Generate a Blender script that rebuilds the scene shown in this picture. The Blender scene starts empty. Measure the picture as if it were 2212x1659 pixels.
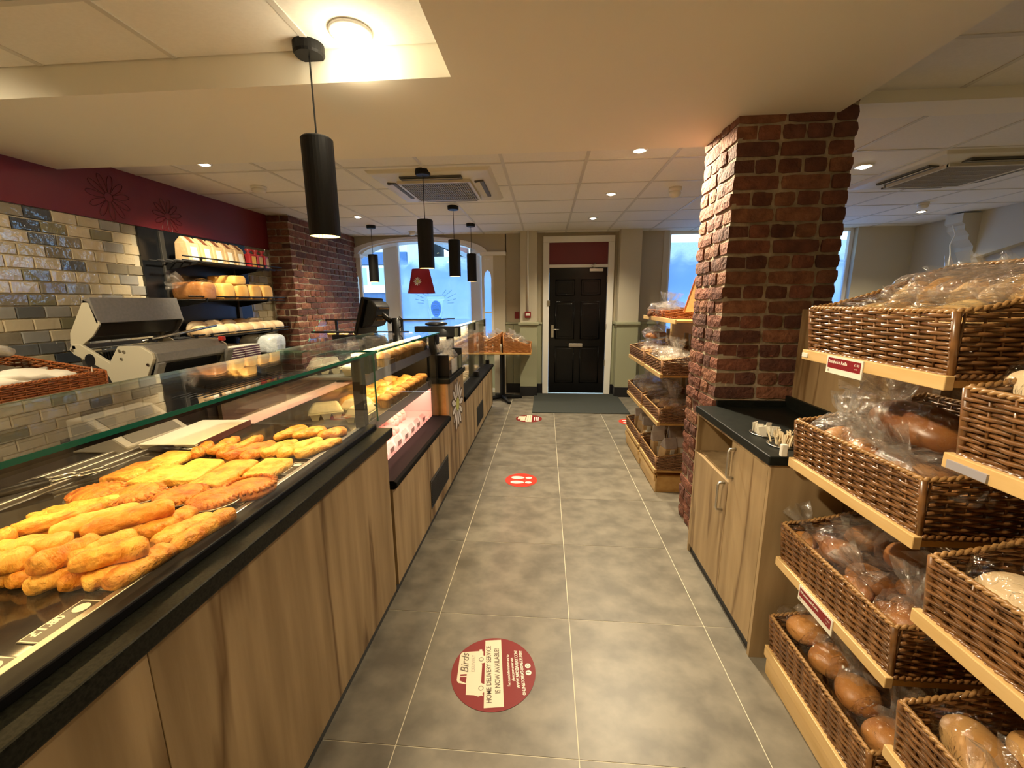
import bpy, bmesh, math, random
from mathutils import Vector, Matrix, noise
random.seed(11)
SC = bpy.context.scene
COL = SC.collection
PI = math.pi
R = math.radians

# ------------------------------------------------------------------ camera
# calibrated from the floor and ceiling grids: X right, Y to the far wall, Z up, metres
IW, IH, FPX, CAMH = 2212.0, 1659.0, 900.59, 1.4354
_yaw, _pit, _rol = -0.0806, 0.1964, -0.0068
_f = Vector((math.sin(_yaw)*math.cos(_pit), math.cos(_yaw)*math.cos(_pit), -math.sin(_pit)))
_r = Vector((math.cos(_yaw), -math.sin(_yaw), 0))
_u = _r.cross(_f)
C_R = _r*math.cos(_rol) + _u*math.sin(_rol)
C_U = -_r*math.sin(_rol) + _u*math.cos(_rol)
cam = bpy.data.cameras.new('camera')
cam.sensor_fit = 'HORIZONTAL'; cam.sensor_width = 36.0
cam.lens = FPX/IW*36.0
cam.clip_start = 0.02; cam.clip_end = 300
camo = bpy.data.objects.new('camera', cam); COL.objects.link(camo)
mw = Matrix((C_R, C_U, -_f)).transposed().to_4x4(); mw.translation = (0, 0, CAMH)
camo.matrix_world = mw
SC.camera = camo

def pix(px, py):
    return C_R*((px-IW/2)/FPX) - C_U*((py-IH/2)/FPX) + _f
def atz(px, py, z):
    d = pix(px, py); t = (z-CAMH)/d.z
    return Vector((d.x*t, d.y*t, z))

# ------------------------------------------------------------------ world, exposure
SC.view_settings.view_transform = 'Standard'
SC.view_settings.look = 'None'
SC.view_settings.gamma = 1.0
SC.view_settings.use_curve_mapping = False
SC.view_settings.exposure = 0.92
SC.cycles.max_bounces = 10
SC.cycles.diffuse_bounces = 6
SC.cycles.glossy_bounces = 4
SC.cycles.transmission_bounces = 4
SC.cycles.transparent_max_bounces = 40
SC.cycles.sample_clamp_indirect = 6.0
SC.cycles.caustics_reflective = False
SC.cycles.caustics_refractive = False
wd = bpy.data.worlds.new('overcast_sky'); SC.world = wd; wd.use_nodes = True
bg = wd.node_tree.nodes['Background']
bg.inputs[0].default_value = (0.50, 0.74, 1.0, 1); bg.inputs[1].default_value = 2.4

WARM = (1.0, 0.83, 0.56)
WARM2 = (1.0, 0.63, 0.24)

# ------------------------------------------------------------------ materials
MATS = {}
def nt(name):
    m = bpy.data.materials.new(name); m.use_nodes = True
    t = m.node_tree; t.nodes.clear()
    out = t.nodes.new('ShaderNodeOutputMaterial')
    return m, t, t.nodes, t.links, out

def M(name, c1, c2=None, scale=8, detail=3, stretch=(1, 1, 1), rough=.5, metal=0., spec=.5,
      bump=0., bscale=None, bdist=.01, rand=0., coat=0., ramp=(.35, .65), crack=None, sheen=0., c3=None):
    if name in MATS: return MATS[name]
    m, t, N, L, out = nt(name)
    p = N.new('ShaderNodeBsdfPrincipled')
    p.inputs['Roughness'].default_value = rough
    p.inputs['Metallic'].default_value = metal
    p.inputs['Specular IOR Level'].default_value = spec
    p.inputs['Coat Weight'].default_value = coat
    p.inputs['Coat Roughness'].default_value = .08
    L.new(p.outputs[0], out.inputs[0])
    tc = N.new('ShaderNodeTexCoord'); mp = N.new('ShaderNodeMapping')
    mp.inputs['Scale'].default_value = stretch
    L.new(tc.outputs['Object'], mp.inputs[0])
    oi = N.new('ShaderNodeObjectInfo')
    cmb = N.new('ShaderNodeCombineXYZ')
    ml = N.new('ShaderNodeMath'); ml.operation = 'MULTIPLY'; ml.inputs[1].default_value = 37.0
    L.new(oi.outputs['Random'], ml.inputs[0])
    for i in range(3): L.new(ml.outputs[0], cmb.inputs[i])
    L.new(cmb.outputs[0], mp.inputs['Location'])
    col = None
    if c2 is not None:
        nz = N.new('ShaderNodeTexNoise'); nz.inputs['Scale'].default_value = scale; nz.inputs['Detail'].default_value = detail
        L.new(mp.outputs[0], nz.inputs['Vector'])
        cr = N.new('ShaderNodeValToRGB')
        e = cr.color_ramp.elements
        e[0].position = ramp[0]; e[0].color = (*c1, 1); e[1].position = ramp[1]; e[1].color = (*c2, 1)
        if c3 is not None:
            k = e.new((ramp[0]+ramp[1])/2); k.color = (*c3, 1)
        L.new(nz.outputs['Fac'], cr.inputs[0]); col = cr.outputs[0]
        if crack:
            n2 = N.new('ShaderNodeTexNoise'); n2.inputs['Scale'].default_value = crack[0]; n2.inputs['Detail'].default_value = 5
            L.new(mp.outputs[0], n2.inputs['Vector'])
            r2 = N.new('ShaderNodeValToRGB'); e = r2.color_ramp.elements
            e[0].position = .475; e[0].color = (1, 1, 1, 1); e[1].position = .525; e[1].color = (1, 1, 1, 1)
            k = e.new(.5); k.color = (*crack[1], 1)
            L.new(n2.outputs['Fac'], r2.inputs[0])
            mx = N.new('ShaderNodeMixRGB'); mx.blend_type = 'MULTIPLY'; mx.inputs[0].default_value = 1
            L.new(col, mx.inputs[1]); L.new(r2.outputs[0], mx.inputs[2]); col = mx.outputs[0]
    if rand:
        hs = N.new('ShaderNodeHueSaturation')
        mr = N.new('ShaderNodeMapRange'); mr.inputs['To Min'].default_value = 1-rand; mr.inputs['To Max'].default_value = 1+rand
        L.new(oi.outputs['Random'], mr.inputs[0]); L.new(mr.outputs[0], hs.inputs['Value'])
        if col is not None: L.new(col, hs.inputs['Color'])
        else: hs.inputs['Color'].default_value = (*c1, 1)
        col = hs.outputs[0]
    if col is not None: L.new(col, p.inputs['Base Color'])
    else: p.inputs['Base Color'].default_value = (*c1, 1)
    if bump:
        nb = N.new('ShaderNodeTexNoise'); nb.inputs['Scale'].default_value = bscale or scale*3; nb.inputs['Detail'].default_value = 4
        L.new(mp.outputs[0], nb.inputs['Vector'])
        b = N.new('ShaderNodeBump'); b.inputs['Strength'].default_value = bump; b.inputs['Distance'].default_value = bdist
        L.new(nb.outputs['Fac'], b.inputs['Height']); L.new(b.outputs[0], p.inputs['Normal'])
        if coat: L.new(b.outputs[0], p.inputs['Coat Normal'])
    MATS[name] = m
    return m

def EM(name, col, s):
    if name in MATS: return MATS[name]
    m, t, N, L, out = nt(name)
    e = N.new('ShaderNodeEmission'); e.inputs[0].default_value = (*col, 1); e.inputs[1].default_value = s
    L.new(e.outputs[0], out.inputs[0]); MATS[name] = m
    return m

def GLASS(name, tint=(.97, .99, .98), ior=1.5, rough=0., base=0., bump=0., bscale=30, film=None, gcol=(1, 1, 1)):
    m, t, N, L, out = nt(name)
    tr = N.new('ShaderNodeBsdfTransparent'); tr.inputs[0].default_value = (*tint, 1)
    gl = N.new('ShaderNodeBsdfGlossy'); gl.inputs['Roughness'].default_value = rough; gl.inputs['Color'].default_value = (*gcol, 1)
    fr = N.new('ShaderNodeFresnel')
    # thin sheet: the same reflectance from either side
    ge = N.new('ShaderNodeNewGeometry'); mr0 = N.new('ShaderNodeMapRange')
    mr0.inputs['To Min'].default_value = ior; mr0.inputs['To Max'].default_value = 1/ior
    L.new(ge.outputs['Backfacing'], mr0.inputs[0]); L.new(mr0.outputs[0], fr.inputs[0])
    mx = N.new('ShaderNodeMixShader')
    ad = N.new('ShaderNodeMath'); ad.operation = 'ADD'; ad.inputs[1].default_value = base; ad.use_clamp = True
    L.new(fr.outputs[0], ad.inputs[0]); L.new(ad.outputs[0], mx.inputs[0])
    base_sh = tr.outputs[0]
    if film:
        df = N.new('ShaderNodeBsdfTranslucent'); df.inputs[0].default_value = (*film[0], 1)
        d2 = N.new('ShaderNodeBsdfDiffuse'); d2.inputs[0].default_value = (*film[0], 1)
        am = N.new('ShaderNodeMixShader'); am.inputs[0].default_value = film[3] if len(film) > 3 else .5
        L.new(df.outputs[0], am.inputs[1]); L.new(d2.outputs[0], am.inputs[2])
        fm = N.new('ShaderNodeMixShader')
        tc = N.new('ShaderNodeTexCoord'); nz = N.new('ShaderNodeTexNoise'); nz.inputs['Scale'].default_value = film[2]; nz.inputs['Detail'].default_value = 5
        L.new(tc.outputs['Object'], nz.inputs['Vector'])
        cr = N.new('ShaderNodeMapRange'); cr.inputs['From Min'].default_value = .3; cr.inputs['From Max'].default_value = .65
        cr.inputs['To Min'].default_value = film[1][0]; cr.inputs['To Max'].default_value = film[1][1]
        L.new(nz.outputs['Fac'], cr.inputs[0]); fac = cr.outputs[0]
        if len(film) > 4:     # mist thins out towards the top of the pane, with a ragged edge
            sx = N.new('ShaderNodeSeparateXYZ'); L.new(tc.outputs['Object'], sx.inputs[0])
            n2 = N.new('ShaderNodeTexNoise'); n2.inputs['Scale'].default_value = 4.; n2.inputs['Detail'].default_value = 6; L.new(tc.outputs['Object'], n2.inputs['Vector'])
            ma = N.new('ShaderNodeMath'); ma.operation = 'MULTIPLY_ADD'; ma.inputs[1].default_value = -.55; L.new(n2.outputs['Fac'], ma.inputs[0]); L.new(sx.outputs[2], ma.inputs[2])
            g = N.new('ShaderNodeMapRange'); g.inputs['From Min'].default_value = film[4][0]; g.inputs['From Max'].default_value = film[4][1]; g.inputs['To Min'].default_value = 1.; g.inputs['To Max'].default_value = 0.
            L.new(ma.outputs[0], g.inputs[0]); mm = N.new('ShaderNodeMath'); mm.operation = 'MULTIPLY'; L.new(fac, mm.inputs[0]); L.new(g.outputs[0], mm.inputs[1]); fac = mm.outputs[0]
        L.new(fac, fm.inputs[0])
        L.new(tr.outputs[0], fm.inputs[1]); L.new(am.outputs[0], fm.inputs[2]); base_sh = fm.outputs[0]
    if bump:
        tc = N.new('ShaderNodeTexCoord'); nz = N.new('ShaderNodeTexNoise'); nz.inputs['Scale'].default_value = bscale; nz.inputs['Detail'].default_value = 3
        nz.inputs['Distortion'].default_value = 1.2
        L.new(tc.outputs['Object'], nz.inputs['Vector'])
        b = N.new('ShaderNodeBump'); b.inputs['Strength'].default_value = bump; b.inputs['Distance'].default_value = .02
        L.new(nz.outputs['Fac'], b.inputs['Height']); L.new(b.outputs[0], gl.inputs['Normal']); L.new(b.outputs[0], fr.inputs['Normal'])
    L.new(base_sh, mx.inputs[1]); L.new(gl.outputs[0], mx.inputs[2]); L.new(mx.outputs[0], out.inputs[0])
    MATS[name] = m
    return m

plaster = M('plaster_cream', (.91, .87, .75), rough=.8)
ceilm = M('ceiling_tile_white', (.88, .86, .80), (.85, .83, .77), scale=60, rough=.85, bump=.15, bscale=300, bdist=.002)
gridm = M('ceiling_grid_white', (.66, .64, .58), rough=.5)
redp = M('red_paint', (.165, .013, .017), (.15, .011, .014), scale=3, rough=.45, bump=.05, bscale=150)
beige = M('beige_wall_paint', (.47, .42, .31), rough=.7)
sage = M('sage_paint', (.36, .37, .25), rough=.5)
sagepale = M('stone_wall_paint', (.56, .52, .41), rough=.7)
whitep = M('white_gloss_paint', (.86, .85, .81), rough=.25)
blackp = M('black_gloss_paint', (.004, .004, .0045), rough=.2, spec=.28)
blackm = M('black_metal', (.007, .007, .0075), rough=.5, spec=.25)
blackpl = M('black_plastic', (.008, .0078, .0078), rough=.38, spec=.3)
blackst = M('black_speckled_worktop', (.0045, .005, .004), (.016, .018, .013), scale=180, rough=.42, spec=.15, bump=.1, bscale=400, bdist=.001)
darkwt = M('dark_slate_laminate', (.006, .007, .006), (.011, .013, .0105), scale=40, rough=.45, spec=.2)
deckm = M('black_hot_deck_glass', (.016, .013, .010), (.028, .022, .016), scale=60, rough=.07)
chrome = M('brushed_steel', (.55, .54, .50), rough=.25, metal=1.)
alu = M('satin_aluminium', (.62, .60, .56), rough=.38, metal=1.)
greysh = M('shelf_strip_grey', (.24, .23, .25), rough=.35)
skirt = M('black_skirting', (.012, .012, .014), rough=.4)
mortar = M('mortar', (.48, .40, .285), (.34, .275, .19), scale=25, rough=.9, bump=.6, bscale=60)
brick_m = [M('brick_red', (.225, .083, .048), (.135, .045, .028), scale=18, rough=.85, bump=.8, bscale=55, bdist=.012, rand=.25),
           M('brick_brown', (.165, .062, .040), (.095, .036, .026), scale=16, rough=.85, bump=.8, bscale=50, bdist=.012, rand=.25),
           M('brick_orange', (.29, .125, .066), (.18, .070, .038), scale=20, rough=.85, bump=.8, bscale=60, bdist=.012, rand=.2)]
floort = M('stone_effect_floor_tile', (.132, .117, .091), (.225, .201, .157), scale=8, detail=12, rough=.42, bump=.06, bscale=90, bdist=.002, rand=.04, stretch=(1, 1.2, 1))
grout = M('pale_grout', (.72, .67, .52), rough=.8)
oak = M('oak_laminate', (.255, .172, .086), (.50, .368, .208), scale=4, detail=9, stretch=(3.2, 3.2, .30), rough=.5, spec=.3, crack=(.75, (.42, .34, .26)), ramp=(.28, .72), bump=.05, bscale=20)
oaklt = M('light_oak_laminate', (.32, .215, .105), (.47, .335, .178), scale=5, detail=8, stretch=(3, 3, .38), rough=.45, crack=(1.0, (.5, .42, .33)), ramp=(.3, .7))
beech = M('beech_wood', (.66, .43, .17), (.74, .51, .235), scale=6, detail=5, stretch=(6, .7, 6), rough=.4)
honey = M('honey_wood', (.52, .29, .085), (.60, .36, .12), scale=5, stretch=(5, .7, 5), rough=.42)
wick = M('brown_wicker', (.125, .052, .014), (.23, .102, .032), scale=26, rough=.32, coat=.25, spec=.6)
wickrim = M('pale_wicker_rim', (.28, .145, .048), (.40, .22, .08), scale=20, rough=.36)
wickor = M('orange_wicker', (.40, .145, .030), (.50, .21, .055), scale=22, rough=.42)
wickred = M('red_brown_wicker', (.26, .070, .016), (.36, .115, .028), scale=22, rough=.4)
pastry = M('golden_pastry', (.56, .17, .016), (.88, .47, .085), scale=30, detail=8, rough=.42, bump=1., bscale=42, bdist=.014, rand=.10, ramp=(.30, .66), c3=(.78, .33, .042))
pastryp = M('pale_pastry', (.72, .30, .030), (.93, .58, .12), scale=26, detail=8, rough=.45, bump=1., bscale=45, bdist=.014, rand=.08, ramp=(.3, .64))
pastryo = M('orange_pastry', (.40, .095, .010), (.78, .32, .042), scale=30, detail=8, rough=.45, bump=1., bscale=45, bdist=.014, rand=.09, ramp=(.3, .68))
crust = M('golden_crust', (.56, .27, .075), (.76, .47, .19), scale=7, detail=4, rough=.5, bump=.25, bscale=50, bdist=.004, rand=.12)
crustb = M('brown_crust', (.36, .130, .030), (.58, .27, .078), scale=7, detail=4, rough=.42, bump=.25, bscale=50, bdist=.004, rand=.12)
crustd = M('dark_crust', (.14, .040, .010), (.36, .145, .034), scale=6, detail=4, rough=.35, bump=.25, bscale=40, bdist=.004, rand=.1)
crustw = M('pale_floured_crust', (.66, .44, .22), (.86, .72, .50), scale=9, detail=5, rough=.7, bump=.25, bscale=60, bdist=.004, rand=.08)
tinloaf = M('tin_loaf_crust', (.66, .32, .065), (.84, .52, .15), scale=6, rough=.5, bump=.2, bscale=40, rand=.1)
kraft = M('kraft_paper', (.52, .35, .17), (.58, .41, .22), scale=20, rough=.7, bump=.3, bscale=25, bdist=.01)
pulp = M('egg_box_pulp', (.60, .56, .42), (.66, .62, .48), scale=60, rough=.9, bump=.4, bscale=120, bdist=.003)
cupcake = M('muffin_brown', (.26, .115, .030), (.48, .25, .075), scale=30, rough=.7, bump=.5, bscale=70, rand=.15)
cupcase = M('muffin_paper_case', (.30, .17, .055), (.40, .24, .085), scale=30, rough=.7, rand=.15)
icing = M('pink_icing', (.86, .50, .44), (.92, .62, .55), scale=12, rough=.45, rand=.06)
cream = M('whipped_cream', (.86, .72, .58), rough=.5)
choc = M('chocolate', (.17, .06, .03), rough=.35)
plwhite = M('white_plastic', (.78, .75, .66), rough=.4)
acm = M('cream_plastic', (.70, .66, .54), rough=.4)
acdark = M('grille_dark', (.10, .095, .085), rough=.6)
slgrey = M('slicer_grey_paint', (.20, .19, .175), (.235, .22, .20), scale=60, rough=.4, bump=.1, bscale=200, bdist=.001)
slcream = M('slicer_cream_paint', (.66, .61, .46), rough=.4)
cardred = M('label_red', (.23, .011, .014), rough=.35)
cardwh = M('label_white', (.84, .80, .68), rough=.4)
cardsil = M('label_silver_grey', (.35, .33, .36), rough=.4)
decred = M('decal_red', (.20, .014, .015), rough=.45, spec=.3)
decbr = M('decal_bright_red', (.62, .040, .022), rough=.35)
decpale = M('decal_pale', (.72, .66, .50), rough=.5)
inkm = M('dark_ink', (.13, .095, .065), rough=.6)
inkgrey = M('grey_ink', (.42, .40, .34), rough=.6)
inkw = M('white_ink', (.86, .82, .72), rough=.5)
yellowg = M('daisy_green_yellow', (.60, .62, .16), rough=.5)
petal = M('daisy_white', (.78, .76, .72), rough=.45)
matm = M('door_mat_fibre', (.030, .036, .032), (.05, .056, .05), scale=120, rough=.95, bump=.8, bscale=400, bdist=.004)
paperw = M('white_paper', (.80, .75, .63), rough=.7)
purple = M('purple_carton', (.15, .065, .095), rough=.5)
bluegl = M('pale_blue_bag', (.55, .62, .66), (.72, .76, .76), scale=10, rough=.25, bump=.5, bscale=20, bdist=.02)
tilem = {}
for nm, a in dict(cream=(.62, .53, .36), sand=(.52, .44, .29), taupe=(.27, .235, .17), olive=(.23, .21, .125), slate=(.145, .15, .15), navy=(.075, .085, .10), grey=(.34, .33, .30)).items():
    tilem[nm] = M('glazed_tile_'+nm, a, tuple(x*.9 for x in a), scale=9, rough=.06, spec=.7, coat=.6, bump=.4, bscale=11, bdist=.02, rand=.05)
tgrout = M('tile_grout', (.58, .52, .38), rough=.8)
glass = GLASS('counter_glass', (.985, .992, .986))
glasse = M('glass_green_edge', (.02, .22, .15), rough=.1)
film = GLASS('clear_plastic_film', (.985, .98, .97), ior=1.42, rough=.12, base=.02, bump=.6, bscale=34)
filmw = GLASS('milky_plastic_film', (.98, .98, .97), ior=1.45, rough=.14, base=.04, bump=.6, bscale=32, film=((.84, .81, .76), (.02, .20), 9))
filmp = GLASS('mauve_plastic_film', (.97, .95, .94), ior=1.45, rough=.13, base=.03, bump=.6, bscale=34, film=((.66, .57, .54), (.0, .14), 11))
acrylic = GLASS('acrylic_clear', (.93, .92, .93), ior=1.35, base=.05)
winglass = GLASS('window_glass', (.95, .98, 1.), ior=1.3)
fogglass = GLASS('misted_window_glass', (.9, .96, 1.), ior=1.25, film=((.46, .63, .94), (.45, .96), 1.3, .1, (1.66, 1.84)))

def TRANSL(name, col, f=.6):
    m, t, N, L, out = nt(name)
    a = N.new('ShaderNodeBsdfDiffuse'); b = N.new('ShaderNodeBsdfTranslucent'); mx = N.new('ShaderNodeMixShader')
    a.inputs[0].default_value = (*col, 1); b.inputs[0].default_value = (*col, 1); mx.inputs[0].default_value = f
    L.new(a.outputs[0], mx.inputs[1]); L.new(b.outputs[0], mx.inputs[2]); L.new(mx.outputs[0], out.inputs[0]); MATS[name] = m
    return m
# ------------------------------------------------------------------ mesh helpers
class MB:
    def __init__(s): s.v = []; s.f = []; s.mi = []; s.cur = 0
    def add(s, vs, fs):
        o = len(s.v); s.v += [tuple(x) for x in vs]; s.f += [tuple(i+o for i in q) for q in fs]; s.mi += [s.cur]*len(fs); return s
    def box(s, x0, x1, y0, y1, z0, z1):
        return s.add([(x0, y0, z0), (x1, y0, z0), (x1, y1, z0), (x0, y1, z0), (x0, y0, z1), (x1, y0, z1), (x1, y1, z1), (x0, y1, z1)],
                     [(3, 2, 1, 0), (4, 5, 6, 7), (0, 1, 5, 4), (1, 2, 6, 5), (2, 3, 7, 6), (3, 0, 4, 7)])
    def hexa(s, p):       # 8 corners: bottom ring ccw, top ring ccw
        return s.add(p, [(3, 2, 1, 0), (4, 5, 6, 7), (0, 1, 5, 4), (1, 2, 6, 5), (2, 3, 7, 6), (3, 0, 4, 7)])
    def prism(s, poly, ax, a, b):   # 2-d polygon extruded along an axis from a to b
        def mk(u, v, w):
            return (w, u, v) if ax == 'x' else (u, w, v) if ax == 'y' else (u, v, w)
        n = len(poly)
        vs = [mk(u, v, a) for u, v in poly]+[mk(u, v, b) for u, v in poly]
        return s.add(vs, [tuple(range(n-1, -1, -1)), tuple(range(n, 2*n))]+[(i, (i+1) % n, n+(i+1) % n, n+i) for i in range(n)])
    def tube(s, pts, r, n=6, caps=True, closed=False):
        P = [Vector(p) for p in pts]; k = len(P); rs = r if isinstance(r, (list, tuple)) else [r]*k
        vs = []; fs = []; up = None
        for i in range(k):
            d = (P[(i+1) % k]-P[i-1]) if closed else (P[min(i+1, k-1)]-P[max(i-1, 0)])
            if d.length < 1e-9: d = Vector((0, 0, 1))
            d.normalize()
            if up is None:
                up = Vector((0, 0, 1)) if abs(d.z) < .9 else Vector((1, 0, 0))
            a = d.cross(up)
            if a.length < 1e-6: a = d.orthogonal()
            a.normalize(); b = a.cross(d); up = b
            for j in range(n):
                t = 2*PI*j/n; vs.append(P[i]+(a*math.cos(t)+b*math.sin(t))*rs[i])
        m = k if closed else k-1
        for i in range(m):
            for j in range(n):
                q = ((i+1) % k)*n
                fs.append((i*n+j, i*n+(j+1) % n, q+(j+1) % n, q+j))
        if caps and not closed:
            fs.append(tuple(range(n-1, -1, -1))); fs.append(tuple((k-1)*n+j for j in range(n)))
        return s.add(vs, fs)
    def lathe(s, prof, n=24, c=(0, 0, 0), cap=True, ax='z'):
        vs = []; fs = []; k = len(prof)
        for r, z in prof:
            for j in range(n):
                t = 2*PI*j/n; x, y = r*math.cos(t), r*math.sin(t)
                q = (x, y, z) if ax == 'z' else (z, x, y) if ax == 'x' else (y, z, x)
                vs.append((c[0]+q[0], c[1]+q[1], c[2]+q[2]))
        for i in range(k-1):
            for j in range(n):
                fs.append((i*n+j, i*n+(j+1) % n, (i+1)*n+(j+1) % n, (i+1)*n+j))
        if cap:
            fs.append(tuple(range(n-1, -1, -1))); fs.append(tuple((k-1)*n+j for j in range(n)))
        return s.add(vs, fs)
    def disc(s, r, z=0, n=32, c=(0, 0)):
        return s.add([(c[0]+r*math.cos(2*PI*i/n), c[1]+r*math.sin(2*PI*i/n), z) for i in range(n)], [tuple(range(n))])
    def mesh(s, name, smooth=False, mats=()):
        me = bpy.data.meshes.new(name); me.from_pydata(s.v, [], s.f); me.update()
        for m in mats: me.materials.append(m)
        if len(mats) > 1: me.polygons.foreach_set('material_index', s.mi)
        if smooth: me.polygons.foreach_set('use_smooth', [True]*len(me.polygons))
        return me
    def build(s, name, mat, parent=None, smooth=False, bevel=0, loc=None, seg=2):
        mats = mat if isinstance(mat, (list, tuple)) else (mat,)
        o = bpy.data.objects.new(name, s.mesh(name, smooth, mats)); COL.objects.link(o)
        if loc is not None: o.location = loc
        if parent is not None: o.parent = parent
        if bevel:
            b = o.modifiers.new('bevel', 'BEVEL'); b.width = bevel; b.segments = seg; b.limit_method = 'ANGLE'; b.angle_limit = R(40)
            if smooth: pass
        return o

def inst(name, me, parent=None, loc=(0, 0, 0), rot=(0, 0, 0), sc=(1, 1, 1)):
    o = bpy.data.objects.new(name, me); COL.objects.link(o)
    o.location = loc; o.rotation_euler = rot; o.scale = sc
    if parent is not None: o.parent = parent
    return o
def tag(o, label, cat, group=None):
    o['label'] = label; o['category'] = cat
    if group: o['group'] = group
    return o
def thing(name, label, cat, loc=(0, 0, 0), rot=(0, 0, 0), group=None):
    o = bpy.data.objects.new(name, None); COL.objects.link(o); o.empty_display_size = .05
    o.location = loc; o.rotation_euler = rot
    return tag(o, label, cat, group)
def struct(o):
    o['kind'] = 'structure'; return o
def sempty(name, loc=(0, 0, 0)):
    o = bpy.data.objects.new(name, None); COL.objects.link(o); o.location = loc; o['kind'] = 'structure'; return o
def dup(root, loc, rot=(0, 0, 0), label=None, sc=None, group=None):
    r = root.copy(); COL.objects.link(r); r.location = loc; r.rotation_euler = rot
    if sc: r.scale = sc
    if label: r['label'] = label
    if group: r['group'] = group
    for ch in list(root.children):
        c = ch.copy(); COL.objects.link(c); c.parent = r; c.matrix_parent_inverse = ch.matrix_parent_inverse
        for g in list(ch.children):
            d = g.copy(); COL.objects.link(d); d.parent = c; d.matrix_parent_inverse = g.matrix_parent_inverse
    return r
def bx(name, x0, x1, y0, y1, z0, z1, mat, parent=None, bevel=0):
    return MB().box(x0, x1, y0, y1, z0, z1).build(name, mat, parent, bevel=bevel)

def text(body, size, mtx, mat, parent, name='lettering', align='LEFT', shear=0., bold=0., width=1.):
    cu = bpy.data.curves.new('lettering', 'FONT'); cu.body = body; cu.size = size; cu.align_x = align; cu.shear = shear
    cu.offset = bold; cu.resolution_u = 3
    tmp = bpy.data.objects.new('tmp_text', cu); COL.objects.link(tmp)
    dg = bpy.context.evaluated_depsgraph_get(); dg.update()
    me = bpy.data.meshes.new_from_object(tmp.evaluated_get(dg))
    bpy.data.objects.remove(tmp); me.materials.clear(); me.materials.append(mat)
    for v in me.vertices: v.co.x *= width
    o = bpy.data.objects.new(name, me); COL.objects.link(o)
    o.parent = parent; o.matrix_local = mtx
    return o
def basis(o, u, v):
    u = Vector(u).normalized(); v = Vector(v).normalized(); w = u.cross(v)
    m = Matrix((u, v, w)).transposed().to_4x4(); m.translation = Vector(o); return m

def spow(a, e): return math.copysign(abs(a)**e, a)
def blob(L, W, H, nu=22, nv=16, e1=.75, e2=.85, flat=.30, na=.0, ns=10., seed=0, slash=None, bend=0., twist=0., taper=0., ridge=0.):
    """bread-like body along x, resting on z=0"""
    vs = []; fs = []
    for i in range(nu+1):
        la = -PI/2+PI*i/nu
        x0 = L/2*spow(math.sin(la), e1); rr = max(abs(math.cos(la))**e1, 1e-4)
        for j in range(nv):
            lo = 2*PI*j/nv
            y = W/2*rr*spow(math.cos(lo), e2); z = H/2*rr*spow(math.sin(lo), e2)
            x = x0; tp = 1-taper*(x/L+.5); y *= tp; z *= tp
            if z < -H*flat*.5: z = -H*flat*.5+(z+H*flat*.5)*.15
            if slash and z > 0:
                k, ang, amp, wid = slash
                s = (x*math.cos(ang)+y*math.sin(ang))/L*k; fr = s-math.floor(s)-.5
                z -= amp*math.exp(-(fr/wid)**2)*(z/(H/2))
            if na:
                p = Vector((x, y, z))*ns+Vector((seed*7.1, seed*3.3, seed*1.7))
                n3 = noise.noise_vector(p)
                if ridge:
                    n3 = n3+noise.noise_vector(p*2.7)*ridge
                x += n3.x*na; y += n3.y*na; z += n3.z*na
            if twist:
                a = twist*x/L; y, z = y*math.cos(a)-z*math.sin(a), y*math.sin(a)+z*math.cos(a)
            if bend: y += bend*((x/L*2)**2)
            vs.append([x, y, z])
    zm = min(v[2] for v in vs)
    for v in vs: v[2] -= zm
    for i in range(nu):
        for j in range(nv):
            fs.append((i*nv+j, i*nv+(j+1) % nv, (i+1)*nv+(j+1) % nv, (i+1)*nv+j))
    return vs, fs
def blobmesh(name, mat, **k):
    m = MB(); m.add(*blob(**k)); return m.mesh(name, True, (mat,))

def bagmesh(name, L, W, H, seed, mat=None, neck=.12, ndir=(1, 0, .6), nu=34, nv=30, crinkle=.010):
    """crinkled film round something L x W x H, with a gathered neck"""
    m = MB()
    vs, fs = blob(L, W, H, nu, nv, e1=.62, e2=.75, flat=.8, na=crinkle*.8, ns=11, seed=seed, ridge=.5)
    for v in vs:      # sharp folds, as creased film has
        p = Vector(v)*26+Vector((seed, seed*2.3, 0)); c = Vector((0, 0, H*.45)); d = (Vector(v)-c)
        d = d.normalized() if d.length > 1e-5 else Vector((0, 0, 1))
        k = (1-abs(noise.noise(p)))**3*crinkle*1.0+noise.noise(p*2.1)*crinkle*.25
        for q in range(3): v[q] += d[q]*k
    m.add(vs, fs)
    if neck:
        d = Vector(ndir).normalized(); base = Vector((d.x*L*.36, d.y*W*.36, H*.5+d.z*H*.42))
        a = d.orthogonal().normalized(); b = d.cross(a)
        rings = []; K = 22
        for q, (t, r) in enumerate(((-.35, min(W, L)*.26), (-.1, .03), (0, .011), (.2, .02), (.55, .042), (1, .062))):
            ring = []
            for j in range(K):
                th = 2*PI*j/K
                pl = 1+.38*math.sin(th*5+seed)+.22*math.sin(th*9+seed*2)
                off = noise.noise_vector(Vector((th*2, t*3, seed*1.3)))*(.012 if t > 0 else .004)
                ring.append(base+d*(t*neck)+(a*math.cos(th)*r*pl+b*math.sin(th)*r*pl*(.6 if t > .1 else 1))+off)
            rings.append(ring)
        vv = [p for r_ in rings for p in r_]
        ff = [(i*K+j, i*K+(j+1) % K, (i+1)*K+(j+1) % K, (i+1)*K+j) for i in range(len(rings)-1) for j in range(K)]
        m.cur = 1; m.add(vv, ff)
    return m.mesh(name, False, (mat or film, filmw))

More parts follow.
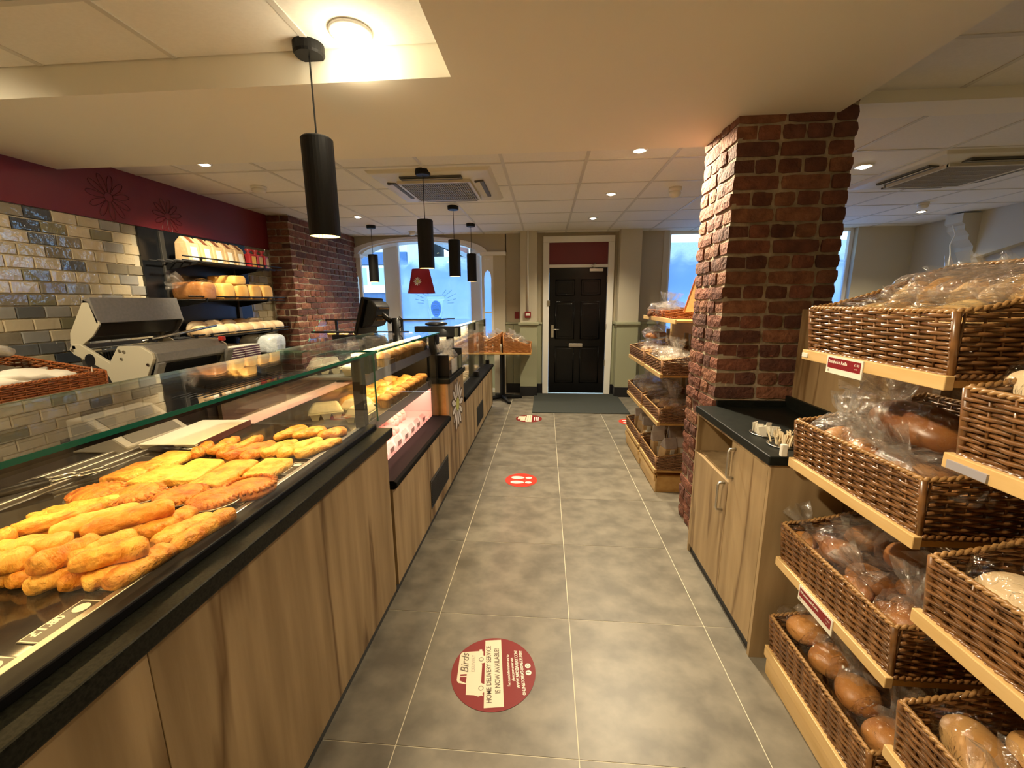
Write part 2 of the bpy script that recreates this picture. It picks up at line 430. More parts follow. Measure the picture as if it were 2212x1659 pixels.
# ------------------------------------------------------------------ wicker
def strand_wall(m, p0, d, length, n, h0f, r=.0050, pitch=.0102, st=.044, flare=.0, lean=None):
    """woven wall: p0 start, d direction, n outward normal, h0f(s) height of the top at s"""
    p0 = Vector(p0); d = Vector(d).normalized(); n = Vector(n).normalized()
    hm = max(h0f(length*i/40) for i in range(41)); ns = max(2, round(length/st)); st = length/ns
    k = 0; z = r
    while z < hm-r:
        run = []
        for i in range(2*ns+1):
            s = min(length, max(0, i*st/2))
            ok = h0f(s) >= z
            if ok:
                ph = math.cos(PI*(i/2.)+PI*(k % 2))
                off = .0052*ph if i % 2 == 0 else 0
                jit = noise.noise(Vector((s*19, z*80, length)))*.0022
                run.append(p0+d*s+n*(off+flare*z)+Vector((0, 0, z+jit)))
            if (not ok or i == 2*ns) and len(run) > 1:
                m.tube(run, r, 5, caps=True); run = []
            elif not ok: run = []
        z += pitch; k += 1
    for i in range(ns+1):
        s = i*st; h = h0f(s)
        m.tube([p0+d*s+n*0, p0+d*s+n*flare*h+Vector((0, 0, h))], .0035, 4)

def rope(m, pts, r=.0062, tw=30):
    P = [Vector(p) for p in pts]
    L = [0]
    for a, b in zip(P, P[1:]): L.append(L[-1]+(b-a).length)
    n = max(8, int(L[-1]/.009))
    for ph in (0, PI):
        o = []; j = 0
        for i in range(n+1):
            s = L[-1]*i/n
            while j < len(L)-2 and s > L[j+1]: j += 1
            t = (s-L[j])/max(1e-6, L[j+1]-L[j]); c = P[j].lerp(P[j+1], t); dd = (P[j+1]-P[j]).normalized()
            a = dd.cross(Vector((0, 0, 1)))
            a = a.normalized() if a.length > 1e-4 else Vector((1, 0, 0))
            b = a.cross(dd); th = s*2*PI*tw+ph
            o.append(c+(a*math.cos(th)+b*math.sin(th))*r*.55)
        m.tube(o, r*.72, 5)

_bask = {}
def basket(D, Wd, hf, hb, label, loc, rot=(0, 0, 0), group=None, mat=None, rim=None, curve=1.0, flare=.10, name='wicker_basket'):
    """open basket: front wall on x=0 (faces -x), depth D along +x, width Wd along +y, height hf in front and hb at the back"""
    mat = mat or wick; rim = rim or wickrim
    key = (round(D, 3), round(Wd, 3), round(hf, 3), round(hb, 3), mat.name, curve, flare)
    t = thing(name, label, 'basket', loc, rot, group)
    if key not in _bask:
        hs = lambda s: hf+(hb-hf)*(max(0., min(1., s/D))**curve)
        m = MB()
        strand_wall(m, (0, 0, 0), (0, 1, 0), Wd, (-1, 0, 0), lambda s: hf, flare=flare)
        strand_wall(m, (D, 0, 0), (0, 1, 0), Wd, (1, 0, 0), lambda s: hb, flare=0)
        strand_wall(m, (0, 0, 0), (1, 0, 0), D, (0, -1, 0), hs, flare=flare*.25)
        strand_wall(m, (0, Wd, 0), (1, 0, 0), D, (0, 1, 0), hs, flare=flare*.25)
        for cx, cy, h in ((0, 0, hf), (0, Wd, hf), (D, 0, hb), (D, Wd, hb)):
            m.tube([(cx, cy, 0), (cx-(flare*h if cx == 0 else 0), cy, h)], .008, 6)
        w = m.mesh('weave', True, (mat,))
        m = MB(); fx = -flare*hf
        ln = [(fx, 0, hf), (fx, Wd, hf)]
        rope(m, ln)
        rope(m, [(fx, 0, hf)]+[(D*i/8, -.25*flare*hs(D*i/8), hs(D*i/8)) for i in range(1, 9)])
        rope(m, [(fx, Wd, hf)]+[(D*i/8, Wd+.25*flare*hs(D*i/8), hs(D*i/8)) for i in range(1, 9)])
        rope(m, [(D, 0, hb), (D, Wd, hb)])
        rp = m.mesh('rim', True, (rim,))
        m = MB(); rope(m, [(-.004, 0, .006), (-.004, Wd, .006)], r=.008, tw=30); rope(m, [(0, -.004, .006), (D, -.004, .006)], r=.008, tw=30)
        bt = m.mesh('bottom_braid', True, (mat,))
        m = MB(); m.box(.004, D-.004, .004, Wd-.004, .002, .012); b = m.mesh('base', False, (mat,))
        _bask[key] = (w, rp, bt, b)
    w, rp, bt, b = _bask[key]
    inst('weave', w, t)['kind'] = 'stuff'
    inst('rim', rp, t); inst('bottom_braid', bt, t); inst('base', b, t)
    return t
# ------------------------------------------------------------------ setting: floor
ZC = 2.42; XL = -3.205; XR = 5.10; YB = 6.50; YN = -2.5
FX0, FY0 = -.4808, 1.0823
floor = struct(MB().box(-3.45, 5.35, -2.7, 7.0, -.12, -.0015).build('floor', grout))
ft = MB().box(0, .5965, 0, .5965, -.012, 0).mesh('floor_tile', False, (floort,))
for i in range(-2, 9):
    for j in range(-4, 10):
        x = FX0+.6*i+.00175; y = FY0+.6*j+.00175
        if x+.6 > XR+.05 or y > YB-.2: continue
        inst('floor_tile', ft, floor, (x, y, 0))
# ceiling: slab, lay-in tiles on a 600 mm grid, T bars
ceil = struct(MB().box(-3.45, 5.35, -2.7, 7.2, 2.54, 2.62).build('ceiling', plaster))
ct = MB().box(0, .578, 0, .578, 0, .014).mesh('ceiling_tile', False, (ceilm,))
GX0, GY0 = -.32, 3.27
def ceil_field(x0, x1, y0, y1, z):
    nx0 = math.floor((x0-GX0)/.6); ny0 = math.floor((y0-GY0)/.6)
    for i in range(nx0, math.ceil((x1-GX0)/.6)):
        for j in range(ny0, math.ceil((y1-GY0)/.6)):
            a, b = max(x0, GX0+.6*i+.011), min(x1, GX0+.6*i+.589); c, d = max(y0, GY0+.6*j+.011), min(y1, GY0+.6*j+.589)
            if b-a < .03 or d-c < .03: continue
            inst('ceiling_tile', ct, ceil, (a, c, z), sc=((b-a)/.578, (d-c)/.578, 1))
    for i in range(nx0, math.ceil((x1-GX0)/.6)+1):
        x = GX0+.6*i
        if x0 < x < x1: bx('ceiling_bar', x-.012, x+.012, y0, y1, z-.004, z+.014, gridm, ceil)
    for j in range(ny0, math.ceil((y1-GY0)/.6)+1):
        y = GY0+.6*j
        if y0 < y < y1: bx('ceiling_bar', x0, x1, y-.012, y+.012, z-.0035, z+.014, gridm, ceil)
ceil_field(XL, XR, 2.71, YB+.25, ZC)
ceil_field(XL, -.385, -2.5, 1.815, ZC)
ceil_field(1.385, XR, -2.5, 2.52, 2.475)
sof = MB(); sof.prism([(XL-.1, 1.82), (-.38, 1.82), (-.38, -2.6), (1.38, -2.6), (1.38, 2.71), (XL-.1, 2.71)], 'z', 2.302, 2.54)
struct(sof.build('ceiling_soffit', plaster))
struct(bx('trim_1', 1.38, XR, 2.52, 2.71, 2.418, 2.54, plaster))

# ------------------------------------------------------------------ left wall
wl = struct(bx('wall_left', -3.45, XL-.012, -2.7, 7.0, -.1, 2.6, tgrout))
bx('painted_band', XL-.02, XL+.004, -2.6, 4.82, 2.035, 2.56, redp, wl)
# raised daisy outlines on the red band
def daisy_outline(cy, cz, r, n=11):
    m = MB()
    for k in range(n):
        a = 2*PI*k/n+.2; w = .16
        pts = []
        for q in range(11):
            t = q/10; rad = .22+.78*math.sin(PI*t)**.6 if 0 < t < 1 else .22
            an = a+(t-.5)*2*w*1.6
            pts.append((XL+.006, cy+r*rad*math.cos(an), cz+r*rad*math.sin(an)))
        m.tube(pts, .0022, 4)
    m.tube([(XL+.006, cy+r*.2*math.cos(2*PI*q/16), cz+r*.2*math.sin(2*PI*q/16)) for q in range(16)], .0022, 4, closed=True)
    return m.build('daisy_relief', M('red_paint_dark', (.09, .008, .010), rough=.4), wl)
daisy_outline(3.02, 2.20, .16); daisy_outline(3.50, 2.16, .14)
tw, th = .150, .0765
tmesh = {}
def tile_mesh(c, w):
    k = (c, round(w, 3))
    if k not in tmesh:
        m = MB(); e = .005; g = .002
        m.hexa([(0, g, g), (0, w-g, g), (0, w-g, th-g), (0, g, th-g), (.010, g+e, g+e), (.010, w-g-e, g+e), (.010, w-g-e, th-g-e), (.010, g+e, th-g-e)])
        tmesh[k] = m.mesh('wall_tile', False, (tilem[c],))
    return tmesh[k]
random.seed(5)
row = 0; z = 2.035-th; rest = MB()
while z > .90:
    off = 0 if row % 2 else tw/2
    y = 1.80-off
    for q in range(16): rest.hexa([(XL-.012+a, y-tw*(q+1)+b, z+c) for a, b, c in ((0, .002, .002), (0, tw-.002, .002), (0, tw-.002, th-.002), (0, .002, th-.002), (.010, .007, .007), (.010, tw-.007, .007), (.010, tw-.007, th-.007), (.010, .007, th-.007))])
    while y < 4.80:
        y1 = min(y+tw, 4.795)
        blk = 3.19 < (y+y1)/2 < 4.38 and z > .95
        if y1-y > .02 and not blk and (z > .93 or y < 3.3):
            c = random.choices(['cream', 'sand', 'taupe', 'olive', 'slate', 'navy', 'grey'], [42, 20, 14, 7, 6, 5, 6])[0]
            if y1 > 4.38: c = random.choice(['taupe', 'olive', 'sand', 'grey'])
            inst('wall_tile', tile_mesh(c, y1-y), wl, (XL-.012, y, z))
        y += tw
    z -= th; row += 1
rest.build('tiled_field', tilem['cream'], wl)['kind'] = 'stuff'
# ------------------------------------------------------------------ other plain walls
struct(bx('wall_right', XR, XR+.2, -2.7, 7.0, -.1, 2.6, sagepale))
struct(bx('wall_rear', -3.45, 5.35, YN-.2, YN, -.1, 2.6, sagepale))

# ------------------------------------------------------------------ bricks
_bm = {}
def brick_mesh(kind, mi, var):
    k = (kind, mi, var)
    if k in _bm: return _bm[k]
    L_ = {'s': .212, 'h': .102}[kind]; D_, H_ = .1, .0635
    nx, ny, nz = 4, 1, 2; idx = {}; vs = []; fs = []
    def vert(i, j, l):
        q = (i, j, l)
        if q not in idx:
            x, y, zz = i/nx*L_, j/ny*D_, l/nz*H_
            ex = (i in (0, nx))+(l in (0, nz))
            if ex == 2:
                x += .003 if i == 0 else -.003; zz += .003 if l == 0 else -.003
            if j == 0 and ex: y += .003*ex
            nv = noise.noise_vector(Vector((x*30+var*9, y*30+mi*5, zz*30+L_*77)))*.0040
            idx[q] = len(vs); vs.append((x+nv.x, y+nv.y, zz+nv.z))
        return idx[q]
    for i in range(nx):
        for l in range(nz):
            fs.append((vert(i, 0, l), vert(i+1, 0, l), vert(i+1, 0, l+1), vert(i, 0, l+1)))
            fs.append((vert(i, ny, l+1), vert(i+1, ny, l+1), vert(i+1, ny, l), vert(i, ny, l)))
        fs.append((vert(i, 0, nz), vert(i+1, 0, nz), vert(i+1, ny, nz), vert(i, ny, nz)))
        fs.append((vert(i, ny, 0), vert(i+1, ny, 0), vert(i+1, 0, 0), vert(i, 0, 0)))
    for l in range(nz):
        fs.append((vert(0, ny, l), vert(0, 0, l), vert(0, 0, l+1), vert(0, ny, l+1)))
        fs.append((vert(nx, 0, l), vert(nx, ny, l), vert(nx, ny, l+1), vert(nx, 0, l+1)))
    m = MB(); m.add(vs, fs); _bm[k] = m.mesh('brick', False, (brick_m[mi],))
    return _bm[k]
CH = .0755
def brick_run(parent, origin, ang, a, b, z, kind, collect=None):
    """bricks along a face; origin (x,y) of s=0, ang = direction of s; faces are on the -y side of the local frame"""
    unit = {'s': .2225, 'h': .112}[kind]; s = a
    d = Vector((math.cos(ang), math.sin(ang), 0)); nrm = Vector((math.sin(ang), -math.cos(ang), 0))
    while s < b-.03:
        e = s+unit*random.uniform(.94, 1.06)
        if b-e < .055: e = b
        e = min(e, b); ln = e-s-.0125
        kk = 's' if ln > .15 else 'h'
        pr = random.uniform(-.004, .006)
        p = Vector((origin[0], origin[1], z+random.uniform(-.0015, .0015)))+d*(s+.005)+nrm*pr
        me = brick_mesh(kk, random.choices((0, 1, 2), (45, 35, 20))[0], random.randrange(3))
        sx = ln/(.212 if kk == 's' else .102)
        if collect is None:
            inst('brick', me, parent, p, (random.uniform(-.01, .01), random.uniform(-.006, .006), ang+random.uniform(-.008, .008)), (sx, 1, 1))
        else:
            mt = Matrix.Translation(p) @ Matrix.Rotation(ang, 4, 'Z') @ Matrix.Diagonal((sx, 1, 1, 1))
            collect.add([mt @ v.co for v in me.vertices], [tuple(q.vertices) for q in me.polygons])
        s = e
random.seed(21)
PX0, PX1, PY0, PY1 = .915, 1.475, 2.295, 2.735
pil = struct(bx('wall_pillar', PX0+.011, PX1-.011, PY0+.011, PY1-.011, 0, 2.54, mortar))
col = MB()
for k in range(32):
    z = k*CH+.004; e = k % 2 == 0
    # near face (normal -y) and aisle face (normal -x)
    brick_run(pil, (PX0, PY0), 0, 0 if e else .1, PX1-PX0, z, 's' if e else 'h')
    brick_run(pil, (PX0, PY1), -PI/2, 0, PY1-PY0-(.1 if e else 0), z, 'h' if e else 's')
    if True:
        brick_run(pil, (PX1, PY0), PI/2, .1, PY1-PY0, z, 'h' if e else 's', col)
        brick_run(pil, (PX1, PY1), PI, 0, PX1-PX0, z, 's' if e else 'h', col)
o = col.build('brickwork', brick_m[0], pil); o['kind'] = 'stuff'
QX, QY0, QY1 = -2.935, 4.80, 6.52
pier = struct(bx('wall_pier', XL-.05, QX-.011, QY0+.011, QY1, 0, 2.54, mortar))
for k in range(10, 32):
    z = k*CH+.004; e = k % 2 == 0
    brick_run(pier, (XL, QY0), 0, 0, QX-XL-(0 if e else .1), z, 's' if e else 'h')
    brick_run(pier, (QX, QY0), PI/2, .1 if e else 0, QY1-QY0, z, 'h' if k % 4 == 0 else 's')

# ------------------------------------------------------------------ far wall with its windows and door
wb = sempty('wall_back')
def wbx(n, *a, bevel=0): return bx(n, *a, wb, bevel)
wbx('plaster_panel', XL-.2, XL+.1, YB, YB+.2, 0, 2.56, beige)
# wall over the arched bay opening (concave outline)
def ell(cx, a, zs, b, n=28, t0=PI, t1=0):
    return [(cx+a*math.cos(t0+(t1-t0)*i/n), zs+b*math.sin(t0+(t1-t0)*i/n)) for i in range(n+1)]
AC, AS = -1.955, 2.14
m = MB(); m.prism([(XL-.1, AS), (XL-.1, 2.56), (-.60, 2.56), (-.60, AS)][::-1]+[] if False else [(-.60, AS), (-.60, 2.56), (XL-.1, 2.56), (XL-.1, AS)]+ell(AC, 1.06, AS, .245), 'y', YB, YB+.2)
m.build('wall_above_arch', beige, wb)
wbx('plaster_panel', -.615, -.02, YB, YB+.2, 1.10, 2.56, beige)
wbx('plaster_panel', -.02, 1.0, YB+.02, YB+.2, 2.3, 2.56, beige)
wbx('plaster_panel', 1.0, 1.70, YB, YB+.2, 1.10, 2.56, beige)
wbx('window_reveal', 1.70, 1.78, YB-.01, YB+.2, .8, 2.56, sagepale)
wbx('plaster_panel', 1.70, 4.35, YB, YB+.2, 0, .85, sage)
wbx('plaster_panel', 4.35, 5.2, YB, YB+.2, 0, 2.56, sagepale)
wbx('plaster_panel', XL, -.6, YB+.36, YB+.45, 0, .72, sage)
for x0, x1 in ((-.375, -.13), (1.05, 1.345)):
    wbx('pilaster', x0, x1, 6.27, YB, 1.12, 2.56, sagepale)
    wbx('pilaster_base', x0-.005, x1+.005, 6.265, YB, .15, 1.085, sage)
    wbx('dado_cap', x0-.03, x1+.03, 6.235, YB, 1.085, 1.125, sage, bevel=.006)
for x0, x1 in ((-.615, -.38), (-.13, -.045), (1.0, 1.05), (1.345, 1.72)):
    n = max(1, round((x1-x0)/.105)); w = (x1-x0)/n
    for i in range(n):
        bx('wall_board', x0+w*i+.002, x0+w*(i+1)-.002, YB-.018, YB+.1, .15, 1.09, sage, wb, .003)
    wbx('dado_rail', x0, x1, YB-.04, YB, 1.085, 1.115, sage, bevel=.005)
bb = sempty('baseboard_back')
for x0, x1, y in ((-.615, -.38, YB-.03), (-.385, -.12, 6.25), (-.12, -.045, YB-.03), (1.0, 1.04, YB-.03), (1.04, 1.355, 6.25), (1.355, 1.75, YB-.03)):
    bx('skirting', x0, x1, y, YB+.05, 0, .15, skirt, bb, .003)
# service pipe and small fixtures
t = tag(MB().tube([(-.262, 6.255, 1.28), (-.262, 6.255, 2.42)], .013, 10).build('wall_conduit', whitep, smooth=True), 'white cable conduit running down the pilaster to the red call point', 'conduit')
t = thing('fire_call_point', 'red break-glass fire call point below the white conduit', 'alarm', (-.262, 6.27, 1.235))
bx('call_point_body', -.045, .045, -.035, 0, -.045, .045, cardred, t, .006)
bx('call_point_plate', -.030, .030, -.038, -.034, -.014, .022, inkw, t)
tag(bx('fire_notice', -.475, -.405, YB-.008, YB-.0005, 1.17, 1.27, cardred), 'small red notice on the wall beside the pilaster', 'sign')

# door
d1 = sempty('door_1')
for x0, x1, z0, z1 in ((-.045, .045, 0, 2.275), (.908, 1.0, 0, 2.275), (-.045, 1.0, 2.275, 2.365), (.045, .908, 1.915, 1.962)):
    bx('door_frame', x0, x1, YB-.06, YB+.1, z0, z1, whitep, d1, .006)
bx('fanlight_panel', .04, .912, YB-.02, YB, 1.96, 2.28, redp, d1)
leaf = bx('door_leaf', .048, .905, YB-.03, YB+.01, .012, 1.915, blackp, d1, .003)
for x0, x1 in ((.15, .43), (.53, .81)):
    for z0, z1 in ((.18, .74), (.86, 1.42), (1.52, 1.74)):
        m = MB(); y = YB-.031
        m.tube([(x0, y, z0), (x1, y, z0), (x1, y, z1), (x0, y, z1)], .011, 6, closed=True)
        m.build('door_panel_moulding', blackp, leaf, smooth=True)
        bx('door_panel', x0+.03, x1-.03, YB-.037, YB-.028, z0+.03, z1-.03, blackp, leaf, .004)
m = MB(); m.box(.085, .125, YB-.04, YB-.03, .88, 1.07); m.build('handle_plate', chrome, d1, bevel=.003)
MB().tube([(.105, YB-.04, 1.005), (.105, YB-.085, 1.005), (.125, YB-.09, 1.005), (.205, YB-.088, 1.005)], .010, 8).build('door_handle', chrome, d1, smooth=True)
bx('letter_plate', .36, .565, YB-.045, YB-.03, .735, .79, alu, d1, .004)
bx('door_closer', .64, .84, YB-.075, YB-.03, 1.855, 1.90, alu, d1, .005)
MB().tube([(.72, YB-.06, 1.90), (.66, YB-.10, 1.935), (.73, YB-.07, 1.975)], .008, 6).build('closer_arm', alu, d1, smooth=True)
bx('lock_case', .02, .06, YB-.075, YB-.03, 1.36, 1.44, chrome, d1, .003)
for z in (.45, 1.0, 1.70): bx('hinge', .900, .915, YB-.06, YB-.03, z, z+.09, alu, d1)
tag(bx('door_mat', -.165, 1.095, 5.275, 6.42, .0005, .012, matm, None, .004), 'large charcoal door mat in front of the black door', 'mat')

# arched bay window
w1 = sempty('window_1')
m = MB(); a = ell(AC, 1.075, AS, .255); b = ell(AC, .93, AS, .215)
m.prism(a+b[::-1], 'y', YB-.05, YB+.06); m.build('arch_frame', whitep, w1)
m = MB(); a = ell(AC, .935, AS, .22); b = ell(AC, .885, AS, .195)
m.prism(a+b[::-1], 'y', YB+.02, YB+.30); m.build('arch_reveal', whitep, w1)
def fret(x0, x1, name='fretwork_panel'):
    c = (x0+x1)/2; h = AS-.03; iw = (x1-x0)*.31
    L_ = []
    for i in range(40):
        t = i/39; z = .80+t*1.10
        if t < .86: w = iw*(1.-.06*abs(math.sin(t*PI*5)))
        else: w = iw*math.sqrt(max(0, 1-((t-.86)/.14)**2))
        L_.append((w, z))
    poly = [(x0, .7), (x1, .7)][0:1]
    poly = [(x1, .7), (x1, h), (x0, h), (x0, .7)]+[(c-w, z) for w, z in [(iw, .7)]+L_]+[(c+w, z) for w, z in (L_[::-1]+[(iw, .7)])]
    m = MB(); m.prism(poly, 'y', YB-.02, YB+.025); o = m.build(name, whitep, w1)
    bx('fret_crossbar', c-iw-.01, c+iw+.01, YB-.01, YB+.015, 1.255, 1.275, whitep, w1)
    for k in (-1, 0, 1):
        MB().lathe([(.010, -.022), (.010, -.026)], 10, (c+k*.026, YB, h-.055), ax='y').build('fret_daylight_dot', M('hole_daylight_white', (.9, .92, .95), rough=.3), w1)  # white discs painted for daylight showing through three small holes
    return o
fret(-3.10, -2.86); fret(-.975, -.795)
for x0, x1 in ((-3.14, -2.84), (-.99, -.60)):
    bx('column_cap', x0, x1, YB-.07, YB+.06, AS-.035, AS+.02, whitep, w1, .006)
bx('window_pilaster', -.795, -.615, YB-.03, YB+.2, .0, AS-.03, sagepale, w1)
GY = YB+.36
for x0, x1, z0, z1 in ((-3.2, -3.08, .7, 2.5), (-2.64, -2.37, .7, 2.5), (-1.215, -1.03, .7, 2.5), (-.86, -.6, .7, 2.5)):
    bx('mullion', x0, x1, GY-.04, GY+.05, z0, z1, whitep, w1, .03)
for x0, x1 in ((-3.08, -2.64), (-2.37, -1.215), (-1.03, -.86)):
    bx('window_bead', x0, x1, GY-.02, GY+.03, 2.40, 2.5, whitep, w1)
    bx('window_rail', x0, x1, GY-.03, GY+.04, .70, .78, whitep, w1)
bx('window_rail', -2.37, -1.215, GY-.03, GY+.04, 1.12, 1.155, whitep, w1)
bx('window_pane', -3.08, -2.64, GY, GY+.006, .76, 2.42, winglass, w1)
bx('window_pane', -2.37, -1.215, GY, GY+.006, .76, 1.14, fogglass, w1)
# upper pane, left clear of mist where the cup sticker covers it
m = MB(); m.prism([(-1.215, 1.14), (-1.215, 2.42), (-2.37, 2.42), (-2.37, 1.14), (-1.801, 1.14), (-1.801, 1.161), (-1.884, 1.161), (-1.939, 1.461), (-1.959, 1.466), (-1.949, 1.529), (-1.651, 1.529), (-1.641, 1.466), (-1.661, 1.461), (-1.716, 1.161), (-1.799, 1.161), (-1.799, 1.14)], 'y', GY, GY+.006); m.build('window_pane', fogglass, w1)
bx('window_pane', -1.03, -.86, GY, GY+.006, .76, 2.42, fogglass, w1)
struct(bx('trim_3', XL+.27, -.6, YB+.2, GY-.02, .69, .72, M('window_board_red', (.35, .05, .06), rough=.4)))
# sticker of a takeaway cup on the middle pane, seen from behind
cw = thing('window_sticker', 'pale takeaway cup sticker with mirrored lettering on the misted pane', 'sticker', (-1.80, GY-.002, 1.16))
stk = TRANSL('sticker_pale', (.72, .90, .86), .75); stkb = TRANSL('sticker_blue', (.30, .46, .74), .9)
el = [(.085*math.cos(-PI/2-2*PI*i/28)*(1+.12*math.sin(-PI/2-2*PI*i/28)), .155+.135*math.sin(-PI/2-2*PI*i/28)) for i in range(29)]
m = MB(); m.prism([(0, 0), (.085, 0), (.14, .30), (-.14, .30), (-.085, 0), (-.0005, 0)]+[(x-.0005, z) for x, z in el[:1]]+el[1:-1]+[(el[-1][0]+.0005, el[-1][1])], 'y', -.003, -.001); m.build('cup_body', stk, cw)
m = MB(); m.prism([(-.16, .305), (.16, .305), (.15, .37), (-.15, .37)], 'y', -.003, -.001); m.build('cup_lid', stk, cw)
m = MB(); m.prism([(x, z) for x, z in el[:-1]], 'y', -.0030, -.0012); m.build('cup_label', stkb, cw)
for zz, hw in ((.148, .050), (.128, .058), (.106, .052), (.086, .042), (.062, .024)):
    m = MB(); m.box(-hw, hw, -.004, -.002, zz, zz+.010); m.build('print_line', stk, cw)
for body, s, zz in (('hello', .05, .232), ('GO!', .07, .172)):
    text(body, s, basis((0, -.006, zz), (-1, 0, 0), (0, 0, 1)), stk, cw, align='CENTER', bold=.001)
for sx in (-1, 1):
    for k, (a, r0, r1) in enumerate(((.95, .20, .30), (.72, .20, .36), (.48, .22, .38), (.25, .2, .27), (.25, .30, .35), (.05, .2, .3))):
        MB().tube([(sx*(r0*math.cos(a)), -.003, .24+r0*math.sin(a)*.9), (sx*r1*math.cos(a), -.003, .24+r1*math.sin(a)*.9)], .0045, 4).build('cup_ray', stk, cw)

# second window, past the pillar
w2 = sempty('window_2')
for x0, x1, z0, z1 in ((1.78, 1.83, .85, 2.42), (4.30, 4.35, .85, 2.42), (3.02, 3.08, .85, 2.42), (1.83, 4.3, .85, .90), (1.83, 4.3, 2.38, 2.42)):
    bx('window_frame', x0, x1, YB+.08, YB+.14, z0, z1, whitep, w2, .004)
bx('window_pane', 1.83, 3.02, YB+.10, YB+.106, .90, 2.38, fogglass, w2)
bx('window_pane', 3.08, 4.30, YB+.10, YB+.106, .90, 2.38, fogglass, w2)
bx('window_sill', 1.74, 4.38, YB-.08, YB+.08, .82, .85, whitep, w2)

# plaster corbel and arch on the right wall
cb = sempty('trim_2')
m = MB(); m.prism([(XR, 2.40), (XR-.30, 2.40), (XR-.30, 2.30), (XR-.26, 2.27), (XR-.26, 2.22), (XR-.2, 2.16), (XR-.2, 2.11), (XR-.13, 2.03), (XR-.13, 1.98), (XR-.05, 1.86), (XR, 1.82)], 'y', 5.50, 5.72)
m.build('corbel', sagepale, cb)
m = MB(); m.prism([(5.72, 2.45), (5.72, 2.30)]+[(5.5-2.2*math.sin(PI/2*i/16)*1.0, 1.9+.52*(1-math.cos(PI/2*i/16))*0+.5*math.sin(PI/2*i/16)) for i in range(17)]+[(3.2, 2.45)], 'x', XR-.10, XR)
m.build('arch_band', sagepale, cb)
tag(MB().tube([(XR-.31, 5.6, 2.28), (XR-.28, 5.58, 2.17), (XR-.30, 5.6, 2.06), (XR-.26, 5.62, 1.95), (XR-.27, 5.6, 1.75)], .006, 6).build('cable', whitep, smooth=True), 'thin white cable hanging down the plaster corbel', 'cable')

# ------------------------------------------------------------------ street outside
asph = M('asphalt', (.16, .17, .18), rough=.8); rend = M('white_render', (.74, .76, .76), (.66, .68, .68), scale=4, rough=.9)
slate = M('slate_roof', (.20, .23, .27), (.26, .29, .33), scale=14, rough=.7); brko = M('house_brick', (.34, .15, .12), (.26, .11, .09), scale=30, rough=.9)
shopb = M('shop_blue', (.045, .115, .26), rough=.4); pane = M('house_window_glass', (.34, .46, .52), rough=.1); wh2 = M('house_white', (.80, .82, .82), rough=.5)
tag(bx('street', -40, 40, 7.2, 60, -.2, -.12, asph), 'grey road surface outside the shop windows', 'road')['kind'] = 'stuff'
sh = thing('shop_building', 'white rendered shop across the street with blue sign boards', 'building', (-5.9, 13.5, -.12))
bx('wall', -2.2, 1.5, 0, 5, 0, 4.6, rend, sh)
bx('sign_board', -2.2, 1.5, -.12, 0, 2.72, 3.10, shopb, sh)
text('HAIR \u00b7 BEAUTY', .2, basis((-1.5, -.13, 2.84), (1, 0, 0), (0, 0, 1)), wh2, sh)
bx('window_band', -2.2, 1.5, -.10, 0, 1.98, 2.70, wh2, sh)
for i in range(6): bx('window_light', -2.1+.6*i, -2.1+.6*i+.46, -.12, -.09, 2.1, 2.62, pane, sh)
bx('cornice', -2.2, 1.5, -.25, 0, 1.84, 1.98, wh2, sh)
bx('fascia', -2.2, 1.5, -.20, 0, 1.20, 1.84, shopb, sh)
text('N', .2, basis((-1.02, -.21, 1.30), (1, 0, 0), (0, 0, 1)), wh2, sh)
bx('shop_glass', -2.2, 1.5, -.05, 0, 0, 1.20, pane, sh)
hb = thing('house', 'white rendered house with a steep slate gable across the street', 'building', (-4.2, 15.5, -.12))
bx('wall', -.15, 1.5, 0, 4, 0, 3.15, rend, hb)
m = MB(); m.hexa([(-.16, -.2, 3.75), (1.55, -.2, 3.0), (1.55, 4, 3.0), (-.16, 4, 3.75), (-.16, -.2, 3.95), (1.55, -.2, 3.15), (1.55, 4, 3.15), (-.16, 4, 3.95)]); m.build('roof', slate, hb)
ch = bx('chimney', .75, 1.15, 1, 1.5, 3.2, 4.6, brko, hb); bx('chimney_cap', .68, 1.22, .93, 1.57, 4.6, 4.72, slate, hb)
for x in (.2, .85): f = bx('window', x, x+.5, -.04, .02, 1.6, 2.5, wh2, hb); bx('pane', x+.05, x+.45, -.05, -.03, 1.65, 2.45, pane, f)
hc = thing('house', 'brick house with a grey slate roof and gutter across the street', 'building', (-2.6, 16.5, -.12))
bx('wall', 0, 4.5, 0, 6, 0, 3.5, brko, hc)
m = MB(); m.hexa([(-.15, -.35, 3.45), (4.8, -.35, 3.45), (4.8, 3, 4.6), (-.15, 3, 4.6), (-.15, -.35, 3.55), (4.8, -.35, 3.55), (4.8, 3, 4.75), (-.15, 3, 4.75)]); m.build('roof', slate, hc)
MB().tube([(-.12, -.4, 3.46), (4.8, -.4, 3.46)], .06, 8).build('gutter', shopb, hc); MB().tube([(-.05, -.35, 3.4), (.05, -.1, 3.0), (.05, -.1, 0)], .05, 8).build('downpipe', shopb, hc)
for x in (.9, 2.2, 3.4): f = bx('window', x, x+.7, -.04, .02, 1.5, 2.6, wh2, hc); bx('pane', x+.06, x+.64, -.05, -.03, 1.56, 2.54, pane, f)
hd = thing('house', 'row of pale houses beyond the second window', 'building', (2.5, 24, -.12))
bx('wall', 0, 22, 0, 6, 0, 3.4, rend, hd)
m = MB(); m.hexa([(-.3, -.3, 3.4), (22.3, -.3, 3.4), (22.3, 3, 4.8), (-.3, 3, 4.8), (-.3, -.3, 3.55), (22.3, -.3, 3.55), (22.3, 3, 4.95), (-.3, 3, 4.95)]); m.build('roof', slate, hd)
